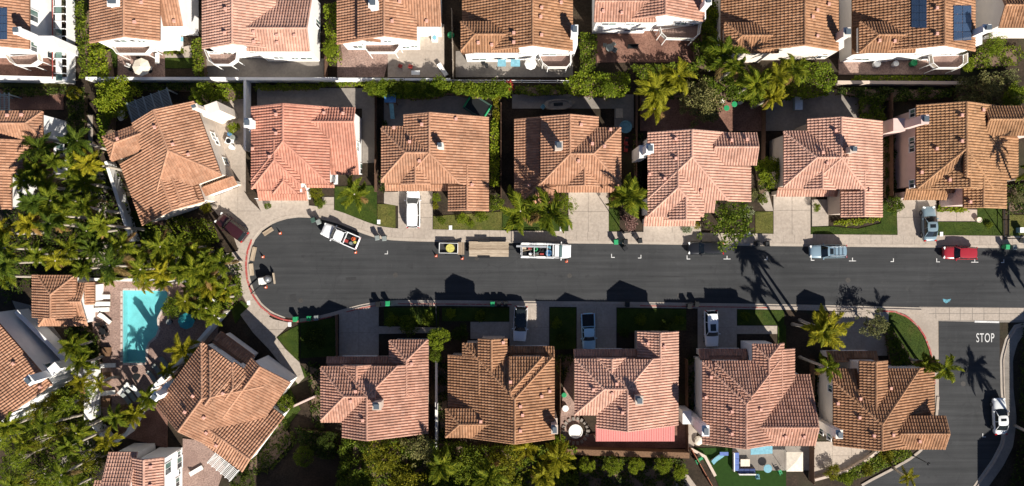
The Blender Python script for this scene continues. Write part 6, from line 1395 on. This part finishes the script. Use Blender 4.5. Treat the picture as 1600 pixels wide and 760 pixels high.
hedge([(1085,60),(1125,70),(1130,110),(1090,100)], 2.6, 'leaf_mid', 'green bushes at the corner of the dark red patio'); hedge([(1530,75),(1600,70),(1600,100),(1510,110)], 1.0, 'leaf_mid', 'green ground planting below the top right white wall', top=.8, dens=60)
hedge([(1345,150),(1385,150),(1384,200),(1350,190)], 1.6, 'leaf_mid', 'bushes between the right salmon house and the brown roofed house', top=.7); hedge([(330,130),(382,130),(380,150),(345,158)], 1.5, 'leaf_bright', 'bright bushes at the head of the rotated house side yard', top=.7)
hedge([(1100,118),(1240,116),(1245,150),(1200,160),(1110,150)], 2.4, 'leaf_mid', 'dense planting under the back row palm clump', top=.7)
hedge([(880,712),(1070,716),(1074,780),(880,780)], .7, 'leaf_dark', 'dark planting around the small round trees', top=.8, dens=60); hedge([(395,640),(440,645),(465,690),(420,740),(380,745)], .5, 'leaf_dark', 'ground planting on the lawn behind the rotated house by the pool', top=.8, dens=50)
for k_, (x_, y_) in enumerate(((579,137),(598,139),(618,138),(640,140),(662,139),(690,135),(716,137),(740,141),(765,140),(785,138))): tree(x_, y_, 12+2*(k_ % 3), 2.9, 'shrub', 'leaf_bright' if k_ % 2 else 'leaf_mid', ORD0[k_]+' rounded bush from the left in the long hedge', cat='shrub', group='rounded bushes of the long hedge')
# named trees and shrubs: x, y, radius, height, kind, leaf, label
for q in ((1141,352,44,6.0,'loose','leaf_mid','tall bushy street tree hanging over the kerb and the black car'),(1206,268,27,4.5,'big','leaf_bright','bright green citrus tree between the two salmon roofed houses'),(1096,160,36,5.0,'big','leaf_olive','grey green olive tree behind the salmon roofed house'),
  (180,153,34,4.5,'big','leaf_bright','bright green tree behind the grey slatted pergola'),(320,150,24,4.5,'big','leaf_bright','bright green tree above the rotated house roof'),(115,145,11,3.5,'ball','leaf_gold','yellow green clipped bush at the head of the garden path'),
  (515,76,13,3.5,'big','leaf_bright','round bright bush at the corner of the pink roofed house yard'),(685,528,19,5.0,'big','leaf_bright','bright tree at the corner between the first two southern houses'),(680,556,12,3.5,'big','leaf_mid','small green tree below the bright one between southern houses'),
  (445,630,14,2.8,'ball','leaf_mid','clipped round shrub beside the rotated house by the pool'),(474,714,16,3.0,'ball','leaf_mid','clipped round shrub on the lawn behind the first southern house'),(378,752,18,3.0,'ball','leaf_dark','clipped dark shrub at the bottom edge'),(510,690,16,3.0,'big','leaf_dark','dark rounded tree beside the first southern house corner'),
  (1365,510,24,4.0,'loose','leaf_olive','pale green shrub tree on the corner planting'),(1398,320,14,2.5,'shrub','leaf_mid','round green shrub beside the driveway of the pink walled house'),
  (1552,72,22,4.0,'loose','leaf_bright','feathery green tree between the top right houses'),(1545,140,26,4.0,'loose','leaf_olive','grey scrubby tree behind the pink walled house'),(1512,100,12,3.0,'shrub','leaf_bright','green bush right of the solar house balcony'),(1585,150,22,4,'big','leaf_bright','bright green tree in the yard at the right edge'),
  (600,720,34,6.0,'loose','leaf_gold','large golden green tree at the bottom behind the first southern house'),(660,700,30,6.0,'loose','leaf_olive','thin branched tree behind the first southern house'),(720,735,34,6.0,'loose','leaf_mid','dark green tree at the bottom between the first two southern houses'),(560,750,30,5,'loose','leaf_mid','green tree cut by the bottom edge at left'),(640,755,34,5.5,'loose','leaf_gold','golden tree cut by the bottom edge in the thicket'),
  (790,730,32,5.5,'loose','leaf_gold','yellowing tree below the two-gabled house'),(700,760,30,5.0,'big','leaf_mid','green tree cut by the bottom edge in the thicket'),(1375,690,16,2.0,'shrub','leaf_mid','green shrub behind the corner house roof'),(1630,730,24,5,'big','leaf_dark','dark tree in shadow right of the curving side road'),
  (1150,130,24,4.5,'loose','leaf_mid','green tree under the back row palms'),(1185,150,20,4,'loose','leaf_bright','bright small tree under the back row palms'),(950,140,14,3.5,'loose','leaf_bright','bright tree at the right end of the broad hedge'),(270,480,16,3.5,'shrub','leaf_mid','green shrub beside the pool'),(1460,130,0.1,1,'shrub','leaf_mid','') ):
    if q[6]: tree(*q)
for k, (x, y, r_) in enumerate(((915.5,728,14),(958,728,16.5),(994,727,14),(1037,727,15),(1062,738,13))): tree(x, y, r_, 3.2, 'big', 'leaf_bright', ('first','second','third','fourth','last')[k]+' small round tree from the left along the bottom brown wall', group='small round trees along the brown wall')
for q in ((985,347,13,2.2,'shrub','leaf_pink','pinkish purple shrub before the salmon roofed house'),(1074,358,8,.9,'shrub','leaf_white','white flowering bush beside the salmon house garage'),(1170,332,9,1.0,'shrub','leaf_white','white flowering bush right of the street tree'),(1089,352,6,1.2,'shrub','leaf_gold','yellow green bush beside the white flowering one'),
  (886,320,15,2.6,'loose','leaf_bright','spiky green shrub beside the bare driveway'),(494,302,11,1.6,'shrub','leaf_gold','yellow green shrub beside the coral house path'),(500,318,9,1.0,'shrub','leaf_mid','small green shrub below the yellow one by the coral house'),(690,345,7,1.2,'shrub','leaf_mid','dark green shrub on the lawn behind the small trailer'),(752,338,11,1.6,'shrub','leaf_mid','green shrub at the corner of the orange roofed house'),(722,342,9,1.2,'shrub','leaf_bright','bright shrub under the orange roofed house wall'),(775,318,13,2.4,'shrub','leaf_mid','leafy shrub between orange and two level houses'),
  (682,310,7,1.2,'shrub','leaf_bright','small shrub beside the white van driveway'),(680,322,6,.9,'shrub','leaf_gold','low yellow shrub beside the white van driveway'),(1276,324,7,1.4,'shrub','leaf_bright','small green shrub in the planter beside the salmon house door'),(322,325,9,1.6,'shrub','leaf_gold','yellow green shrub at the rotated house corner'),(250,342,12,1.4,'shrub','leaf_pink','purple flowering shrub under the rotated house eave'),(365,200,10,1.6,'shrub','leaf_bright','green shrub in the rotated house side yard'),(418,322,6,.9,'shrub','leaf_mid','small shrub on the strip between two driveways'),
  (1192,312,8,1.0,'shrub','leaf_mid','green shrub beside the winding path'),(1175,305,9,1.2,'shrub','leaf_olive','grey green shrub at the head of the winding path'),(960,312,9,1.0,'shrub','leaf_mid','green shrub between driveway and palm'),(1440,300,8,1.4,'shrub','leaf_mid','dark shrub between skirt roof and entrance'),(1590,310,12,2.0,'loose','leaf_olive','thin dry shrub right of the iron fence'),
  (670,290,5,1,'shrub','leaf_bright','x'),(1345,690,9,1.2,'shrub','leaf_bright','green bush beside the corner house patio'),(1300,738,13,1.8,'shrub','leaf_gold','yellow bush at the end of the corner house patio'),(1322,748,11,1.4,'shrub','leaf_bright','bright bush at the bottom by the low planter wall'),(1385,712,12,1.4,'shrub','leaf_gold','yellow green bush in the bed along the bend'),(1355,735,11,1.4,'shrub','leaf_gold','small yellow bush in the bed along the bend'),
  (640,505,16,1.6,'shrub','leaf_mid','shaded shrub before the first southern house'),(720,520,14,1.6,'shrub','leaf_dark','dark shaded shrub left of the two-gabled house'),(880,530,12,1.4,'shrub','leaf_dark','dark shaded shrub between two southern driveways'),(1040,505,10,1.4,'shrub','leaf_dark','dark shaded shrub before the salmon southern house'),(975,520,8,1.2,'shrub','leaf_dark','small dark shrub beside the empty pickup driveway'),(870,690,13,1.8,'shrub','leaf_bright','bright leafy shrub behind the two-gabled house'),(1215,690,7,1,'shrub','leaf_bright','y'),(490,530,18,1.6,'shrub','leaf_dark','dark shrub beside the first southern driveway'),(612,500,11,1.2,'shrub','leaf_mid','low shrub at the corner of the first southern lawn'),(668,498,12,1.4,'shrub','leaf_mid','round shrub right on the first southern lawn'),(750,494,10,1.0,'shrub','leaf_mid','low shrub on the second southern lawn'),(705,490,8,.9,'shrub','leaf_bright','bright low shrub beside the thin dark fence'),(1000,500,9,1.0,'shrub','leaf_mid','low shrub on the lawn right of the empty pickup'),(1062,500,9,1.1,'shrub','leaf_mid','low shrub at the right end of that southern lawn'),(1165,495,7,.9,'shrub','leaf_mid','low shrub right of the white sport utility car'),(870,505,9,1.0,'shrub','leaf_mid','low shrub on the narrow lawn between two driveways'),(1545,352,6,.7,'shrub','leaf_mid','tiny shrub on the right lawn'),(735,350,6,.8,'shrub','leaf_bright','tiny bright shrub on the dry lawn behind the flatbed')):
    if len(q[6]) > 3: tree(*q, cat='shrub')
# palms: crown picture point, height
for q in ((1024,138,8.5,1,'yellow fronded palm left of the pair above the olive tree',1.25,'palm_yellow'),(1060,122,8.0,3,'yellow fronded palm right of the pair above the olive tree',1.0,'palm_yellow'),(1022,172,6.5,4,'lower yellow palm beside the olive tree',.95,'palm_yellow'),(1132,88,7.0,4,'leaning palm with fan of fronds before the brown roof',1.35,'palm_green'),
  (1180,128,8.5,0,'tall green palm left in the back row clump',1.15,'palm_green'),(1215,118,9.0,5,'tall yellow green palm in the middle of the back row clump',1.1,'palm_yellow'),(1206,150,7.5,2,'lower palm hanging over the yard in the back row clump',1.0,'palm_yellow'),(1150,105,8.0,2,'feathery palm under the leaning one',.9,'palm_green'),(1240,110,8.0,1,'green palm at the hedge end of the back row clump',.9,'palm_green'),
  (812,330,6.0,3,'drooping yellow green palm left before the two level house',1.45,'palm_green'),(856,332,6.5,4,'drooping yellow green palm right before the two level house',1.45,'palm_green'),(986,310,7.5,5,'full green palm beside the pinkish shrub',1.5,'palm_green'),(552,303,5.0,4,'slender palm on the coral house lawn',.95,'palm_green'),
  (1293,512,8.4,1,'tall yellow green palm beside the corner driveway',1.25,'palm_yellow'),(1284,520,9.0,0,'second tall palm close beside the corner driveway palm',.85,'palm_yellow'),(1290,574,7.8,4,'lower palm over the corner house eave',.85,'palm_green'),(1480,578,6.5,3,'palm leaning over the stop line road',.85,'palm_green'),(1450,570,4.5,2,'short palm in the corner planting',.9,'palm_green'),
  (872,715,5.5,1,'bright yellow palm at the bottom below the two-gabled house',1.05,'palm_yellow'),(850,745,5.5,2,'golden palm cut by the bottom edge',1.0,'palm_yellow'),(690,725,6.0,5,'green palm in the bottom thicket',1.3,'palm_green'),(765,745,6.0,0,'wide green palm in the bottom thicket',1.2,'palm_green'),(820,700,4.5,4,'thin palm right of the bottom thicket',.8,'palm_yellow'),
  (285,548,5.0,4,'yellow green palm right of the pool below the teal parasol',.95,'palm_yellow'),(262,578,4.0,4,'small palm beside the shaded loungers',.6,'palm_yellow'),(112,540,5.5,0,'palm between the slanting wall and pool planting',1.0,'palm_green'),(128,565,5.0,5,'low palm beside the thick pool wall',.9,'palm_green'),(128,600,5.5,4,'yellow palm over the thick white pool wall',.8,'palm_yellow'),(180,655,5.5,5,'palm at the foot of the pool deck',1.0,'palm_green'),(210,650,5.0,2,'bushy palm right of the pool deck foot',.9,'palm_yellow'),(232,625,5.0,0,'palm beside the rotated house chimney',.85,'palm_green'),(168,690,5.0,4,'yellow palm below the white angled wall',.8,'palm_yellow'),(155,600,4.5,4,'small palm leaning over the thick pool wall',.6,'palm_yellow'),
  (1623,273,9.0,1,'palm beyond the right edge casting a shadow on the brown roof',1.0,'palm_green'),(1739,536,9.0,3,'palm beyond the right edge casting a shadow on the road',1.1,'palm_green'),(1648,688,7.0,1,'dark palm beyond the curving side road',1.0,'palm_dark'),(1420,745,4.0,4,'yellow palm leaf tuft at the bend of the side road',.6,'palm_yellow')):
    palm(q[0], q[1], q[2], q[3], q[4], q[5], q[6], tilt=2)
def scatter(n, poly, dmin, seed):
    r = random.Random(seed); xs = [p[0] for p in poly]; ys = [p[1] for p in poly]; out = []; tries = 0
    while len(out) < n and tries < 8000:
        tries += 1; x, y = r.uniform(min(xs),max(xs)), r.uniform(min(ys),max(ys)); c = False
        for i in range(len(poly)):
            a, b = poly[i], poly[(i+1) % len(poly)]
            if (a[1] > y) != (b[1] > y) and x < (b[0]-a[0])*(y-a[1])/(b[1]-a[1]+1e-9)+a[0]: c = not c
        if c and all(math.hypot(x-u, y-v) > dmin for u, v in out): out.append((x,y))
    return out
ORD = ['leftmost','second','third','fourth','fifth','sixth','seventh','eighth','ninth','tenth']
def ranked(pts, noun, rows, names):
    """label every point by its row (top to bottom) and its place in the row (left to right)"""
    ps = sorted(pts, key=lambda p: p[1]); out = []; k = math.ceil(len(ps)/rows)
    for r_ in range(rows):
        row = sorted(ps[r_*k:(r_+1)*k])
        for j, p in enumerate(row): out.append((p[0], p[1], (ORD[j]+(' ' if j == 0 else ' from left ')+noun+', '+names[r_]+' row')))
    return out
R5 = ['top','upper','middle','lower','bottom']
for i, (x, y, lb) in enumerate(ranked(scatter(29, [(40,240),(115,220),(150,260),(165,330),(205,385),(205,425),(120,428),(40,428),(0,450),(0,330),(30,300)], 21, 3), 'palm of the dense left grove', 5, R5)):
    palm(x, y, rng.uniform(6.5,10.5), i, lb, rng.uniform(.75,1.1), 'palm_yellow' if i % 7 == 5 else ('palm_dark' if i % 3 == 1 else 'palm_green'), 'palms of the dense left grove', tilt=4)
for i, (x, y, lb) in enumerate(ranked(scatter(12, [(222,372),(300,378),(340,398),(352,412),(345,428),(300,432),(220,425)], 21, 5), 'palm between cul-de-sac and pool', 2, ['upper','lower'])):
    palm(x, y, rng.uniform(4.5,8.5), i+2, lb, rng.uniform(.65,.98), 'palm_yellow' if i % 5 == 2 else 'palm_green', 'palms between cul-de-sac and pool', tilt=4)
for i, (x, y, lb) in enumerate(ranked(scatter(8, [(285,440),(345,440),(375,455),(355,485),(315,495),(285,470)], 16, 9), 'palm crowding the wall right of the pool', 2, ['upper','lower'])):
    palm(x, y, rng.uniform(4,6), i, lb, rng.uniform(.6,.85), 'palm_yellow' if i % 3 == 1 else 'palm_green', 'palms right of the pool', tilt=4)
for i, (x, y, lb) in enumerate(ranked(scatter(3, [(200,436),(280,436),(260,448),(130,440),(120,425)], 14, 10), 'palm over the wall above the pool', 1, ['single'])):
    palm(x, y, rng.uniform(5,6), i, lb, rng.uniform(.6,.75), 'palm_yellow' if i % 2 else 'palm_green', 'palms above the pool', tilt=4)
for i, (x, y, lb) in enumerate(ranked(scatter(26, [(0,660),(50,645),(110,630),(140,660),(148,700),(135,790),(0,790)], 18, 6), 'crown of the lower left thicket', 4, ['top','upper','lower','bottom'])):
    if i % 3 == 0: palm(x, y, rng.uniform(6,9), i, 'palm, '+lb, rng.uniform(.7,.9), 'palm_green', 'palms of the lower left thicket', tilt=4)
    else: tree(x, y, rng.uniform(15,23), rng.uniform(5,8), 'loose', rng.choice(['leaf_bright','leaf_mid','leaf_gold']), 'leafy tree, '+lb, group='trees of the lower left thicket', bark='bark_pale')
for i, (x, y, lb) in enumerate(ranked(scatter(6, [(40,620),(140,600),(140,640),(60,650)], 18, 8), 'small tree on the upper rim of the thicket', 1, ['single'])):
    tree(x, y, rng.uniform(13,18), rng.uniform(3,5), 'loose', rng.choice(['leaf_bright','leaf_gold']), lb, group='trees on the rim of the thicket')
